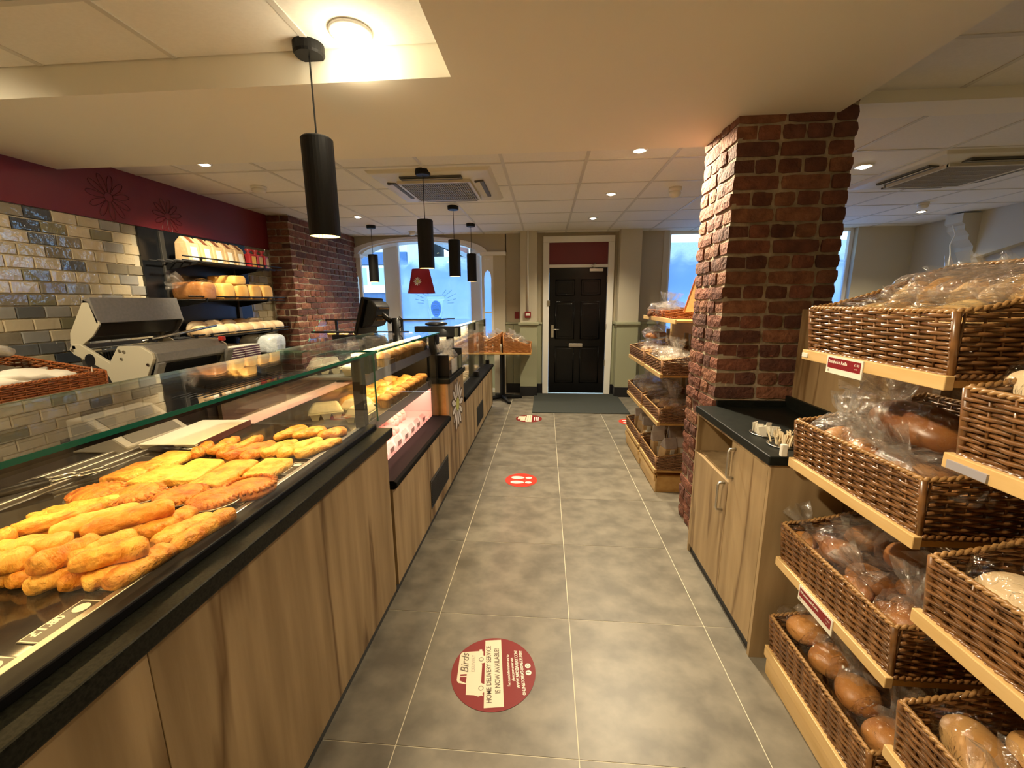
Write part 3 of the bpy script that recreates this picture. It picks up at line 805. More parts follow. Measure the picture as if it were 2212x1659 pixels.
for i in range(8): f = bx('window', 1+2.6*i, 2.2+2.6*i, -.05, .02, 1.2, 2.6, wh2, hd); bx('pane', 1.1+2.6*i, 2.1+2.6*i, -.07, -.04, 1.3, 2.5, pane, f)

# ------------------------------------------------------------------ lamps
lampem = EM('lamp_glow', (1., .80, .50), 30.)
pendem = EM('pendant_glow', (1., .72, .36), 14.)
def spot(name, loc, aim, W, colr, ang, parent=None, size=.04, blend=1.):
    l = bpy.data.lights.new(name, 'SPOT'); l.energy = W; l.color = colr; l.spot_size = R(ang); l.spot_blend = blend; l.shadow_soft_size = size
    o = bpy.data.objects.new(name, l); COL.objects.link(o)
    o.location = loc; o.rotation_euler = (Vector(aim)-Vector(loc)).to_track_quat('-Z', 'Y').to_euler()
    if parent is not None: o.parent = parent; o.location = Vector(loc)-parent.location
    return o
def downlight(x, y, z, aim, W, label, big=1., ang=125):
    t = thing('ceiling_spotlight', label, 'ceiling light', (x, y, z), group='ceiling spotlights')
    MB().lathe([(.034*big, -.001), (.052*big, -.001), (.052*big, -.010), (.046*big, -.013), (.036*big, -.012), (.034*big, -.001)], 28, cap=False).build('bezel', whitep, t, smooth=True)
    bz = .020*big if big < 1.4 else .075
    MB().lathe([(.001, -bz), (.018*big, -bz*.94), (.029*big, -bz*.66), (.034*big, -bz*.3), (.034*big, -.002)], 24).build('lens', lampem if big < 1.4 else EM('globe_glow', (1., .86, .58), 9.), t, smooth=True)
    if ang > 145:
        l = bpy.data.lights.new('globe_lamp', 'POINT'); l.energy = 1.6; l.color = WARM; l.shadow_soft_size = .05
        o = bpy.data.objects.new('globe_lamp', l); COL.objects.link(o); o.parent = t; o.location = (0, 0, -.14)
    spot('spot_lamp', (x, y, z-.05), aim, W, WARM, ang, t)
    return t
KD = 1.0
downlight(-.73, 1.717, ZC, (-.55, 1.6, 0), 80*KD, 'large round ceiling spotlight beside the nearest black pendant', 1.5, 150)
downlight(.613, 3.079, ZC, (.93, 2.5, 1.3), 165*KD, 'ceiling spotlight shining on the brick pillar', 1.0, 130)
downlight(.600, 4.234, ZC, (.80, 4.1, 0), 85*KD, 'ceiling spotlight in line with the door, above the far bread shelves')
downlight(.561, 5.405, ZC, (.5, 5.6, 0), 75*KD, 'ceiling spotlight closest to the black door')
downlight(2.377, 3.598, ZC, (2.4, 3.5, 0), 55*KD, 'ceiling spotlight next to the second air conditioning unit', 1.2)
downlight(4.278, 5.428, ZC, (4.3, 5.4, 0), 70*KD, 'ceiling spotlight near the plaster corbel')
downlight(-2.45, 3.05, ZC, (-3.0, 3.7, 1.2), 75*KD, 'ceiling spotlight trained on the wall bread rack', 1.0, 90)
downlight(-.73, .78, ZC, (.88, 1.0, .62), 108*KD, 'ceiling spotlight in the recess facing the front bread shelves', 1.0, 78)
downlight(-2.3, .9, ZC, (-2.8, 1.9, .9), 60*KD, 'ceiling spotlight over the staff side worktop')
downlight(.45, -.95, 2.302, (.45, -1.0, 0), 260*KD, 'added unseen spotlight over the rear aisle floor to brighten the soffit', 1.0, 85)  # added lamp behind the camera; its floor bounce lifts the soffit
downlight(-1.7, -.9, ZC, (-1.4, -.9, 0), 120*KD, 'added unseen spotlight in the rear of the recess to brighten the soffit', 1.0, 95)  # second added lamp out of view, also for bounce onto the soffit
downlight(3.4, .6, 2.475, (3.4, .8, 0), 40*KD, 'ceiling spotlight over the seating side of the shop')
downlight(-2.2, 5.0, ZC, (-2.2, 5.0, 0), 60*KD, 'ceiling spotlight over the far serving counter')

def pendant(x, y, ztop, zs, zb, label, W=32):
    t = thing('pendant_lamp', label, 'pendant lamp', (x, y, ztop), group='black tube pendants over the counter')
    MB().lathe([(.001, 0), (.058, 0), (.058, -.032), (.052, -.040), (.001, -.040)], 28).build('ceiling_rose', blackm, t, smooth=False)
    MB().tube([(0, 0, -.03), (0, 0, zs-ztop+.005)], .0032, 6).build('cord', blackpl, t)
    r = .062; h0 = zs-ztop; h1 = zb-ztop
    MB().lathe([(.004, h0), (r-.006, h0), (r, h0-.006), (r, h1), (r-.003, h1), (r-.003, h0-.03)], 32, cap=False).build('shade', blackm, t, smooth=False)
    MB().lathe([(r-.0032, h1+.002), (r-.0032, h1+.09), (.02, h1+.10), (.001, h1+.10)], 28, cap=False).build('reflector', M('pendant_inner_gold', (.85, .62, .32), rough=.35), t, smooth=True)
    MB().lathe([(.001, h1+.020), (.045, h1+.020), (.045, h1+.05), (.001, h1+.05)], 24).build('bulb', pendem, t, smooth=False)
    spot('spot_lamp', (x, y, zb+.012), (x, y, 0), W, WARM, 150, t, .04)
    return t
pendant(-.932, 1.784, ZC, 2.088, 1.708, 'long black tube pendant hanging above the pastry and egg counter', 26)
pendant(-.945, 3.37, ZC, 2.06, 1.694, 'black tube pendant hanging in front of the ceiling air conditioner')
pendant(-.982, 4.603, ZC, 2.081, 1.702, 'black tube pendant hanging above the far glass counter')
pendant(-.976, 5.626, ZC, 2.047, 1.694, 'black tube pendant hanging beside the fretwork window column')
pendant(-2.296, 5.603, ZC, 2.053, 1.70, 'black tube pendant hanging before the narrow pane by the brick pier')
# red shaded lamp in the window
t = thing('shaded_lamp', 'red tapered lampshade with a white daisy hanging in the bay window', 'lamp', (-1.835, 6.2, ZC), group=None)
MB().lathe([(.045, 0), (.045, -.03)], 20).build('ceiling_rose', whitep, t)
MB().tube([(0, 0, 0), (0, 0, -.50)], .003, 6).build('cord', blackpl, t)
MB().lathe([(.125, -.52), (.200, -.865)], 40, cap=False).build('lamp_shade', TRANSL('shade_red', (.42, .045, .045), .35), t, smooth=True)
MB().lathe([(.1255, -.517), (.1275, -.527), (.1255, -.527)], 40, cap=False).build('shade_trim', redp, t)
def daisy(parent, c, u, v, rx, ry, n=12, mats=None, outline=0., seed=0, off=.002):
    c = Vector(c); u = Vector(u); v = Vector(v); w = u.cross(v).normalized()
    rnd = random.Random(seed); m = MB(); mo = MB()
    for k in range(n):
        a = 2*PI*k/n+rnd.uniform(-.06, .06); ln = rnd.uniform(.85, 1.05); wd_ = PI/n*.92
        def pet(sc, z):
            pts = []
            for q in range(9):
                t_ = q/8; rr = .2+.8*t_*ln; hw = wd_*math.sin(PI*min(1, t_*.85+.12))**.8*(.75)
                pts.append((rr*(1+(sc-1)*.3), hw*sc))
            ring = [(r_*math.cos(a+h), r_*math.sin(a+h)) for r_, h in pts]+[(r_*math.cos(a-h), r_*math.sin(a-h)) for r_, h in pts[::-1]]
            return [c+u*(x*rx)+v*(y*ry)+w*z for x, y in ring]
        p = pet(1, off+.0006); m.add(p, [tuple(range(len(p)))])
        if outline: p = pet(1+outline, off); mo.add(p, [tuple(range(len(p)))])
    if outline: mo.build('petal_outline', inkm, parent)
    m.build('petals', petal, parent)
    e = MB(); e.add([c+u*(.27*rx*math.cos(2*PI*i/20))+v*(.27*ry*math.sin(2*PI*i/20))+w*(off+.0014) for i in range(20)], [tuple(range(20))])
    if outline:
        q = MB(); q.add([c+u*(.31*rx*math.cos(2*PI*i/20))+v*(.31*ry*math.sin(2*PI*i/20))+w*(off+.001) for i in range(20)], [tuple(range(20))]); q.build('eye_outline', inkm, parent)
    e.build('flower_eye', yellowg, parent)
daisy(t, (0, -.172, -.70), (1, 0, 0), (0, .20, .98), .062, .062, seed=3, off=.006)

# ------------------------------------------------------------------ ceiling fittings
def ac_unit(x0, x1, y0, y1, label):
    z = ZC
    t = thing('air_conditioner', label, 'air conditioner', ((x0+x1)/2, (y0+y1)/2, z), group='ceiling air conditioners')
    hx, hy = (x1-x0)/2, (y1-y0)/2; gx, gy = hx-.20, hy-.20
    m = MB()
    pts = []
    for (a, zz) in ((0, -.0), (.02, -.022), (.16, -.034)):
        pts.append([(-hx+a, -hy+a, zz), (hx-a, -hy+a, zz), (hx-a, hy-a, zz), (-hx+a, hy-a, zz)])
    vs = [p for r_ in pts for p in r_]
    fs = [(i*4+j, i*4+(j+1) % 4, (i+1)*4+(j+1) % 4, (i+1)*4+j) for i in range(2) for j in range(4)]+[(8, 9, 10, 11)]
    m.add(vs, fs); m.build('casing', acm, t, bevel=.006)
    for sx, sy in ((0, -1), (0, 1), (-1, 0), (1, 0)):
        if sx == 0: q = (-gx+.04, gx-.04, sy*(hy-.125)-.036, sy*(hy-.125)+.036)
        else: q = (sx*(hx-.125)-.036, sx*(hx-.125)+.036, -gy+.04, gy-.04)
        bx('air_slot', *q, -.042, -.028, acdark, t)
        if sx == 0:
            y_ = sy*(hy-.125); m = MB(); m.hexa([(q[0]+.01, y_-.030, -.052), (q[1]-.01, y_-.030, -.052), (q[1]-.01, y_+.026, -.036), (q[0]+.01, y_+.026, -.036), (q[0]+.01, y_-.030, -.048), (q[1]-.01, y_-.030, -.048), (q[1]-.01, y_+.026, -.032), (q[0]+.01, y_+.026, -.032)])
        else:
            x_ = sx*(hx-.125); m = MB(); m.hexa([(x_-.03, q[2]+.01, -.052), (x_+.026, q[2]+.01, -.036), (x_+.026, q[3]-.01, -.036), (x_-.03, q[3]-.01, -.052), (x_-.03, q[2]+.01, -.048), (x_+.026, q[2]+.01, -.032), (x_+.026, q[3]-.01, -.032), (x_-.03, q[3]-.01, -.048)])
        m.build('louvre', acm, t)
    bx('return_grille', -gx, gx, -gy, gy, -.050, -.030, acdark, t)
    m = MB()
    for i in range(31):
        x = -gx+.012+(2*gx-.024)*i/30; m.box(x-.0035, x+.0035, -gy+.01, gy-.01, -.056, -.048)
    for j in range(6):
        y = -gy+.01+(2*gy-.02)*j/5; m.box(-gx+.01, gx-.01, y-.006, y+.006, -.057, -.048)
    m.build('grille_bars', M('grille_bar_taupe', (.34, .31, .25), rough=.5), t)['kind'] = 'stuff'
    for s in (-1, 1):
        bx('grille_border', -gx-.012, gx+.012, s*gy-.012, s*gy+.012, -.056, -.03, acm, t)
        bx('grille_border', s*gx-.012, s*gx+.012, -gy, gy, -.056, -.03, acm, t)
    return t
ac_unit(-1.39, -.42, 3.33, 4.31, 'cream square ceiling air conditioner behind the black tube pendants')
ac_unit(2.70, 3.67, 3.30, 4.28, 'cream square ceiling air conditioner beyond the brick pillar')
def detector(x, y, label, r=.05, h=.07):
    t = thing('smoke_detector', label, 'detector', (x, y, ZC), group='ceiling detectors')
    MB().lathe([(.001, 0), (r, 0), (r, -h*.35), (r*.9, -h*.38)], 24).build('detector_base', plwhite, t, smooth=True)
    MB().lathe([(r*.82, -h*.38), (r*.95, -h*.55), (r*.8, -h*.85), (r*.3, -h), (.001, -h)], 24, cap=False).build('detector_head', plwhite, t, smooth=True)
detector(1.145, 4.096, 'white round smoke detector near the brick pillar', .055, .09)
detector(-2.484, 3.68, 'white dome sensor on the ceiling above the wall bread rack', .06, .055)
detector(-1.914, 6.135, 'small white ceiling sensor close to the arched window', .05, .06)
detector(3.95, 5.0, 'small white ceiling sensor close to the plaster corbel', .05, .06)
# ------------------------------------------------------------------ serving counters (front face on x = -0.72)
XF = -.72
def area(name, loc, sx, sy, W, colr, parent, aim=(0, 0, -1), spread=170):
    l = bpy.data.lights.new(name, 'AREA'); l.shape = 'RECTANGLE'; l.size = sx; l.size_y = sy; l.energy = W; l.color = colr; l.spread = R(spread)
    o = bpy.data.objects.new(name, l); COL.objects.link(o); o.location = loc; zz = -Vector(aim).normalized(); yy = Vector((0, 1, 0)); xx = yy.cross(zz).normalized(); yy = zz.cross(xx)
    o.rotation_euler = Matrix((xx, yy, zz)).transposed().to_euler()
    if parent is not None: o.parent = parent
    return o
tube_warm = EM('case_tube_warm', (1., .70, .30), 9.); tube_pink = EM('case_tube_pink', (1., .42, .36), 7.)
def slab_glass(parent, x0, x1, y0, y1, z0, z1, name='glass_pane'):
    return bx(name, x0, x1, y0, y1, z0, z1, glass, parent)
# --- C1: heated pastry counter
c1 = thing('pastry_counter', 'oak fronted glass counter of hot pastries with a black stone ledge', 'counter')
Y0, Y1 = -.7, 1.795
bx('plinth', -1.70, XF-.012, Y0, Y1, 0, .046, skirt, c1)
bx('cabinet_body', -1.74, XF-.018, Y0, Y1-.004, .046, .80, blackm, c1)
for a, b in ((Y0, .595), (.597, 1.768)):
    bx('front_panel', XF-.018, XF, a, b, .046, .818, oak, c1, .001)
bx('end_panel', -1.72, XF-.018, Y1-.026, Y1-.004, .046, .818, oak, c1)
bx('worktop', -.90, -.697, Y0, Y1, .826, .868, blackst, c1, .005)
bx('glass_rail', -.815, -.765, Y0, Y1-.02, .866, .888, blackm, c1, .004)
bx('rail_trim', -.835, -.818, Y0, Y1-.03, .868, .8855, alu, c1, .002)
bx('hot_deck', -1.50, -.835, Y0, Y1-.015, .86, .880, deckm, c1)
bx('back_shelf', -1.78, -1.50, Y0, Y1+.0, .80, .872, blackm, c1)
for x in (-1.52, -1.575, -1.63): bx('deck_rail', x-.008, x+.008, Y0, 1.55, .872, .890, alu, c1, .003)
bx('case_back', -1.80, -1.775, Y0, 1.10, .80, 1.0, blackm, c1)
slab_glass(c1, -.789, -.781, Y0, 1.838, .884, 1.204, 'front_glass')
slab_glass(c1, -1.225, -.772, Y0, 1.86, 1.2055, 1.2155, 'top_glass')
bx('top_glass_edge', -.7721, -.7700, Y0, 1.86, 1.2055, 1.2155, glasse, c1)
bx('top_glass_edge', -1.225, -.772, 1.8601, 1.8615, 1.2055, 1.2155, glasse, c1)
bx('top_glass_edge', -1.2265, -1.2251, Y0, 1.86, 1.2055, 1.2155, M('glass_pale_edge', (.30, .42, .36), rough=.2), c1)
slab_glass(c1, -1.22, -.79, 1.832, 1.838, .884, 1.204, 'end_glass')
bx('glass_edge', -.7888, -.7812, 1.8381, 1.8400, .884, 1.204, glasse, c1)
bx('case_post', -.845, -.80, 1.735, 1.775, .88, 1.20, blackm, c1, .003)
bx('hinge_bracket', -.835, -.792, 1.80, 1.90, 1.115, 1.2045, blackpl, c1, .006)
bx('heat_lamp_bar', -1.26, -1.215, Y0, 1.74, 1.165, 1.2045, blackm, c1, .004)
bx('lamp_shield', -1.2185, -1.2145, Y0, 1.74, 1.145, 1.2045, blackm, c1)
bx('heat_lamp_tube', -1.246, -1.228, Y0+.05, 1.70, 1.155, 1.1651, tube_warm, c1)
area('heat_lamp', (-1.23, .55, 1.143), .030, 2.3, 3.6, WARM2, c1, (.30, 0, -1))
bx('front_lamp_strip', -.806, -.790, Y0, 1.73, 1.192, 1.2045, blackm, c1)
area('heat_lamp', (-.800, .55, 1.190), .012, 2.3, 4.0, WARM2, c1, (-.55, 0, -1))
# --- C2: chilled cake counter
c2 = thing('cake_counter', 'oak fronted chilled glass counter with two shelves of muffins over pink lit cakes', 'counter')
Y0, Y1 = 1.80, 2.985
bx('plinth', -1.62, XF-.012, Y0, Y1, 0, .046, skirt, c2)
bx('cabinet_body', -1.64, XF-.018, Y0, Y1, .046, .565, blackm, c2)
for a, b in ((Y0+.002, 2.40), (2.402, Y1-.002)):
    bx('front_panel', XF-.018, XF, a, b, .046, .556, oak, c2, .001)
def grille(parent, y0, y1, z0, z1):
    g = bx('vent_grille', XF-.001, XF+.004, y0, y1, z0, z1, M('grille_graphite', (.035, .037, .035), rough=.45), parent, .002)
    m = MB(); n = int((z1-z0-.02)/.012)
    for i in range(n): m.box(XF+.003, XF+.006, y0+.012, y1-.012, z0+.012+i*.012, z0+.018+i*.012)
    m.build('grille_bars', blackm, g)['kind'] = 'stuff'
grille(c2, 2.425, 2.905, .125, .318)
m = MB(); m.prism([(-.84, .556), (-.712, .556), (-.698, .566), (-.698, .590), (-.712, .600), (-.84, .600)], 'y', Y0, Y1-.02); m.build('bumper_ledge', M('bumper_rubber', (.006, .006, .006), rough=.7, spec=.1), c2, bevel=.004)
bx('chilled_deck', -1.54, -.84, Y0+.01, Y1-.03, .565, .585, M('deck_pale', (.80, .74, .70), rough=.35), c2)
bx('case_back', -1.60, -1.56, Y0+.05, Y1, .56, .85, M('case_lining', (.72, .68, .62), rough=.5), c2)
bx('case_door', -1.59, -1.57, Y0+.05, Y1, .85, 1.02, M('case_door_dark', (.05, .04, .03), rough=.3), c2)
bx('case_skin', -1.615, -1.60, Y0, Y1, .56, 1.02, blackm, c2)
bx('case_end', -1.56, -.84, Y1-.03, Y1-.012, .585, .845, M('case_lining', (.72, .68, .62)), c2)
bx('case_end_dark', -1.56, -.86, Y1-.03, Y1-.012, .845, 1.20, blackm, c2)
for nm, z, x0 in (('upper_shelf', 1.082, -1.28), ('lower_shelf', .852, -1.40)):
    bx(nm, x0, -.826, Y0+.03, Y1-.04, z, z+.010, M('shelf_metal_dark', (.10, .095, .09), rough=.35), c2)
    m = MB(); m.hexa([(-.826, Y0+.03, z-.024), (-.820, Y0+.03, z-.026), (-.820, Y1-.04, z-.026), (-.826, Y1-.04, z-.024), (-.834, Y0+.03, z+.022), (-.828, Y0+.03, z+.024), (-.828, Y1-.04, z+.024), (-.834, Y1-.04, z+.022)])
    m.build('ticket_strip', greysh, c2)
slab_glass(c2, -.789, -.782, Y0+.045, Y1-.015, .598, 1.204, 'front_glass')
slab_glass(c2, -1.275, -.775, Y0+.075, Y1+.035, 1.2055, 1.2145, 'top_glass')
bx('top_glass_edge', -.7751, -.7735, Y0+.075, Y1+.035, 1.2055, 1.2145, glasse, c2)
bx('top_glass_edge', -1.2765, -1.2751, Y0+.075, Y1+.035, 1.2055, 1.2145, M('glass_pale_edge', (.30, .42, .36)), c2)
slab_glass(c2, -1.55, -.79, Y0+.045, Y0+.050, .585, 1.204, 'end_glass')
bx('case_post', -.835, -.79, Y1-.055, Y1-.005, .60, 1.2045, blackm, c2, .003)
bx('hinge_bracket', -.83, -.776, Y1-.035, Y1+.03, 1.13, 1.2045, blackpl, c2, .006)
bx('tube_lamp', -.90, -.885, Y0+.06, Y1-.07, 1.188, 1.2, tube_warm, c2); area('case_lamp', (-.91, 2.39, 1.185), .03, 1.1, 2.0, WARM, c2, (-.5, 0, -1))
bx('tube_lamp', -.855, -.84, Y0+.06, Y1-.07, 1.068, 1.08, tube_warm, c2); area('case_lamp', (-.862, 2.39, 1.064), .03, 1.1, 2.8, WARM2, c2, (-.5, 0, -1))
bx('tube_lamp', -.86, -.845, Y0+.06, Y1-.07, .838, .85, tube_pink, c2); area('case_lamp', (-.87, 2.39, .832), .03, 1.05, 4.2, (1., .40, .30), c2, (-.5, 0, -1))
# --- till plinth with the daisy
p3 = thing('till_counter', 'oak till counter with a black top and a painted daisy on its front', 'counter')
Y0, Y1 = 2.988, 3.572
bx('plinth', -1.60, XF-.012, Y0, Y1, 0, .046, skirt, p3)
bx('front_panel', XF-.018, XF, Y0, Y1, .046, .836, oak, p3, .001)
bx('end_panel', -1.6, XF-.018, Y0, Y0+.018, .046, .836, honey, p3)  # end face coloured honey for the warm light falling on it
bx('cabinet_body', -1.6, XF-.018, Y0+.018, Y1, .046, .836, blackm, p3)
bx('worktop', -1.62, -.700, Y0-.012, Y1, .836, .876, darkwt, p3, .006)
daisy(p3, (XF+.0005, 3.30, .605), (0, 1, 0), (0, 0, 1), .205, .205, n=13, outline=.42, seed=8, off=.001)
# --- C4: long glass counter
c4 = thing('long_glass_counter', 'long oak fronted glass counter running toward the basket stand', 'counter')
Y0, Y1 = 3.576, 5.585
bx('plinth', -1.55, XF-.012, Y0, Y1-.01, 0, .046, skirt, c4)
bx('cabinet_body', -1.55, XF-.018, Y0, Y1-.018, .046, .56, blackm, c4)
for i in range(3): bx('front_panel', XF-.018, XF, Y0+.67*i+.001, Y0+.67*(i+1)-.001, .046, .556, oak, c4, .001)
bx('end_panel', -1.55, XF, Y1-.018, Y1, .046, .556, oak, c4)
grille(c4, 4.24, 4.69, .112, .325)
m = MB(); m.prism([(-.84, .556), (-.712, .556), (-.700, .566), (-.700, .590), (-.712, .600), (-.84, .600)], 'y', Y0, Y1); m.build('bumper_ledge', M('bumper_rubber', (.006, .006, .006)), c4, bevel=.004)
bx('display_deck', -1.5, -.83, Y0, Y1-.03, .56, .590, M('deck_steel', (.45, .44, .42), rough=.3, metal=.6), c4)
for z, x0 in ((1.02, -1.25), (.80, -1.35)):
    bx('glass_shelf', x0, -.84, Y0+.05, 5.30, z, z+.008, acrylic, c4); bx('ticket_strip', -.845, -.838, Y0+.05, 5.30, z-.01, z+.025, acrylic, c4)
slab_glass(c4, -.789, -.782, Y0+.01, 5.50, .598, 1.204, 'front_glass')
slab_glass(c4, -1.26, -.775, Y0+.20, 5.46, 1.2055, 1.2135, 'top_glass')
bx('top_glass_edge', -.7751, -.774, Y0+.2, 5.46, 1.2055, 1.2135, glasse, c4)
slab_glass(c4, -1.5, -.79, 5.50, 5.506, .598, 1.204, 'end_glass')
for y in (4.62, 5.38): bx('case_post', -.86, -.80, y-.03, y+.03, .59, 1.2045, M('post_grey', (.055, .058, .055), rough=.4), c4, .003); bx('hinge_bracket', -.81, -.776, y-.03, y+.03, 1.12, 1.2045, blackpl, c4, .005)
bx('front_clamp', -.80, -.755, 4.60, 4.68, .60, .655, blackpl, c4, .006)
bx('front_clamp', -.80, -.755, 5.52, 5.57, .60, .66, blackpl, c4, .006)
bx('header_bar', -1.19, -.775, Y0+.16, Y0+.225, 1.12, 1.2155, blackm, c4, .004); bx('case_post', -.90, -.84, Y0+.17, Y0+.22, .59, 1.12, blackm, c4)
bx('case_back', -1.55, -1.53, Y0, Y1, .56, 1.0, blackm, c4)
bx('tube_lamp', -.90, -.885, Y0+.3, 5.3, 1.19, 1.2, tube_warm, c4); area('case_lamp', (-.91, 4.5, 1.186), .03, 1.6, 4, WARM, c4, (-.5, 0, -1))
tag(MB().lathe([(.001, 0), (.085, 0), (.105, .010), (.10, .024), (.06, .034), (.001, .036)], 28, (-1.02, 3.87, 1.2165)).build('round_black_tray', blackpl, None, smooth=True), 'round black tray lying on top of the long glass counter', 'tray')
# --- C5: far return counter by the window
c5 = thing('window_counter', 'glass topped serving counter standing along the bay window', 'counter')
bx('cabinet_body', -2.90, -1.62, 4.95, 5.45, 0, .84, blackm, c5)
bx('worktop', -2.92, -1.60, 4.93, 5.46, .84, .87, darkwt, c5)
bx('shelf', -2.86, -1.62, 5.02, 5.40, 1.00, 1.012, acrylic, c5)
bx('top_rail', -2.96, -1.19, 5.435, 5.465, 1.195, 1.222, blackm, c5, .003)
bx('mid_rail', -2.90, -1.66, 4.98, 5.0, 1.06, 1.085, blackm, c5, .003)
for x in (-2.80, -1.9, -1.25): bx('rail_post', x-.015, x+.015, 5.43, 5.46, .87, 1.20, blackm, c5)
m = MB(); m.hexa([(-2.945, 4.86, .872), (-2.938, 4.86, .872), (-2.938, 5.44, .872), (-2.945, 5.44, .872), (-2.945, 5.30, 1.205), (-2.938, 5.30, 1.205), (-2.938, 5.44, 1.205), (-2.945, 5.44, 1.205)]); m.build('end_glass', glass, c5)
MB().tube([(-2.9415, 4.857, .872), (-2.9415, 5.297, 1.206)], .005, 5).build('end_glass_edge', M('glass_bright_edge', (.12, .55, .34), rough=.15), c5)
bx('top_glass', -2.93, -1.27, 5.15, 5.45, 1.2225, 1.2295, glass, c5)
area('case_lamp', (-2.2, 5.2, 1.19), 1.2, .03, 3, WARM, c5)
# --- staff worktop under the tiled wall
bk = thing('staff_worktop', 'dark staff worktop and cupboards along the tiled wall', 'counter')
bx('cupboard_body', -3.19, -2.42, -.6, 4.76, .08, .885, blackm, bk)
for i in range(8): bx('cupboard_door', -2.422, -2.402, -.58+.66*i, -.58+.66*i+.65, .10, .875, M('cupboard_dark', (.045, .038, .03), rough=.4), bk, .002)
bx('worktop', -3.195, -2.385, -.6, 4.77, .885, .922, darkwt, bk, .004)

# ------------------------------------------------------------------ price tickets in the pastry case
def ticket(y, ln, price, z=.8807):
    t = thing('price_ticket', 'black and white ticket priced \u00a3'+price+' at the edge of the hot pastry deck', 'ticket', (-.855, y, z), group='price tickets on the pastry deck')
    bx('ticket_card', -.022, .022, 0, ln, 0, .0012, M('ticket_black', (.05, .045, .035), rough=.3), t)
    m = MB()
    for q in ((-.021, -.0195, .002, ln-.002), (.0195, .021, .002, ln-.002), (-.021, .021, .002, .0035), (-.021, .021, ln-.0035, ln-.002)): m.box(*q, .0012, .0015)
    m.build('ticket_border', inkw, t)
    text('\u00a3'+price, .022, basis((-.004, ln*.12, .0016), (0, 1, 0), (-1, 0, 0)), inkw, t, bold=.0008)
    MB().disc(.013, .0017, 20, (0, ln-.022)).build('ticket_emblem', inkw, t)
for y, p_ in ((.40, '1.80'), (.53, '1.80'), (.66, '2.10'), (.80, '1.90'), (.94, '2.25'), (1.08, '2.25'), (1.22, '1.75'), (1.36, '1.75'), (1.54, '1.60')):
    ticket(y, .105, p_)
# ------------------------------------------------------------------ till
t = thing('till_screen', 'black till monitor on a pole with its back to the shoppers', 'till', (-1.13, 3.10, .876))
bx('till_foot', -.08, .08, -.07, .07, 0, .015, blackpl, t, .004)
MB().tube([(0, 0, .01), (0, 0, .44)], .028, 14).build('till_pole', blackpl, t, smooth=True)
MB().tube([(-.03, .0, .41), (-.10, -.01, .47), (-.15, 0, .48)], .02, 8).build('till_arm', blackpl, t, smooth=True)
MB().tube([(.03, 0, .45), (.055, 0, .43), (.045, 0, .38), (.02, 0, .36)], .005, 6).build('cable_loop', blackpl, t, smooth=True)
mt = Matrix.Translation((-.20, 0, .455)) @ Matrix.Rotation(R(16), 4, 'Y') @ Matrix.Rotation(R(-6), 4, 'Z')
m = MB(); m.box(-.016, .010, -.15, .15, -.14, .14); o = m.build('screen_panel', blackp, t, bevel=.01); o.matrix_local = mt
m = MB(); m.prism([(.010, -.09), (.085, -.05), (.105, .02), (.095, .10), (.06, .125), (.010, .13)], 'y', -.11, .11); o = m.build('screen_back', blackpl, t, bevel=.012); o.matrix_local = mt
m = MB()
for zz in (.085, .03, -.005): m.box(.088, .109, -.075, .075, zz, zz+.008)
o = m.build('vent_slots', M('vent_bronze', (.30, .17, .07), rough=.25, metal=.8), t); o.matrix_local = mt
# small upright box and bagged treats on the till counter
t = thing('counter_display_tray', 'clear fronted tray holding bagged treats on the till counter', 'tray', (-.78, 3.02, .876))
bx('tray_end', -.10, .065, 0, .012, 0, .17, blackpl, t, .002); bx('tray_base', -.10, .065, 0, .50, 0, .01, blackpl, t)
bx('tray_end', -.10, .065, .49, .502, 0, .17, blackpl, t, .002); bx('tray_glass', .060, .064, .012, .49, .01, .12, acrylic, t); bx('tray_back', -.104, -.10, 0, .5, 0, .15, blackpl, t)

# ------------------------------------------------------------------ wall bread rack
rk = thing('bread_rack', 'black wall rack of rod shelves carrying loaves and flour bags', 'rack', (XL, 3.2, .95))
def rb(n, x0, x1, y0, y1, z0, z1, mat_, bevel=0): return bx(n, x0-XL, x1-XL, y0-3.2, y1-3.2, z0-.95, z1-.95, mat_, rk, bevel)
rb('back_board', XL+.001, XL+.014, 3.19, 4.385, .955, 2.03, M('rack_board_black', (.008, .009, .011), rough=.22))
for y in (3.38, 4.18): rb('upright', XL+.014, XL+.034, y-.02, y+.02, .97, 2.02, M('upright_grey', (.11, .105, .095), rough=.4, metal=.7), .002)
for z in (1.775, 1.46, 1.145):
    for x in (XL+.06, XL+.13, XL+.20, XL+.27, -2.86):
        MB().tube([(x-XL, .0, z-.95+(0 if x > -2.9 else .0)), (x-XL, 1.26, z-.95)], .0055, 8).build('rod', blackm, rk, smooth=True)
    MB().tube([(-2.855-XL, 0, z-.95+.03), (-2.855-XL, 1.26, z-.95+.03)], .006, 8).build('front_rail', blackm, rk, smooth=True)
    for y in (3.38, 4.18):
        m = MB(); m.prism([(.02, z-.95-.07), (.355, z-.95-.012), (.36, z-.95+.035), (.345, z-.95+.035), (.34, z-.95-.004), (.02, z-.95-.004)], 'y', y-3.2-.006, y-3.2+.006); m.build('bracket', blackm, rk)

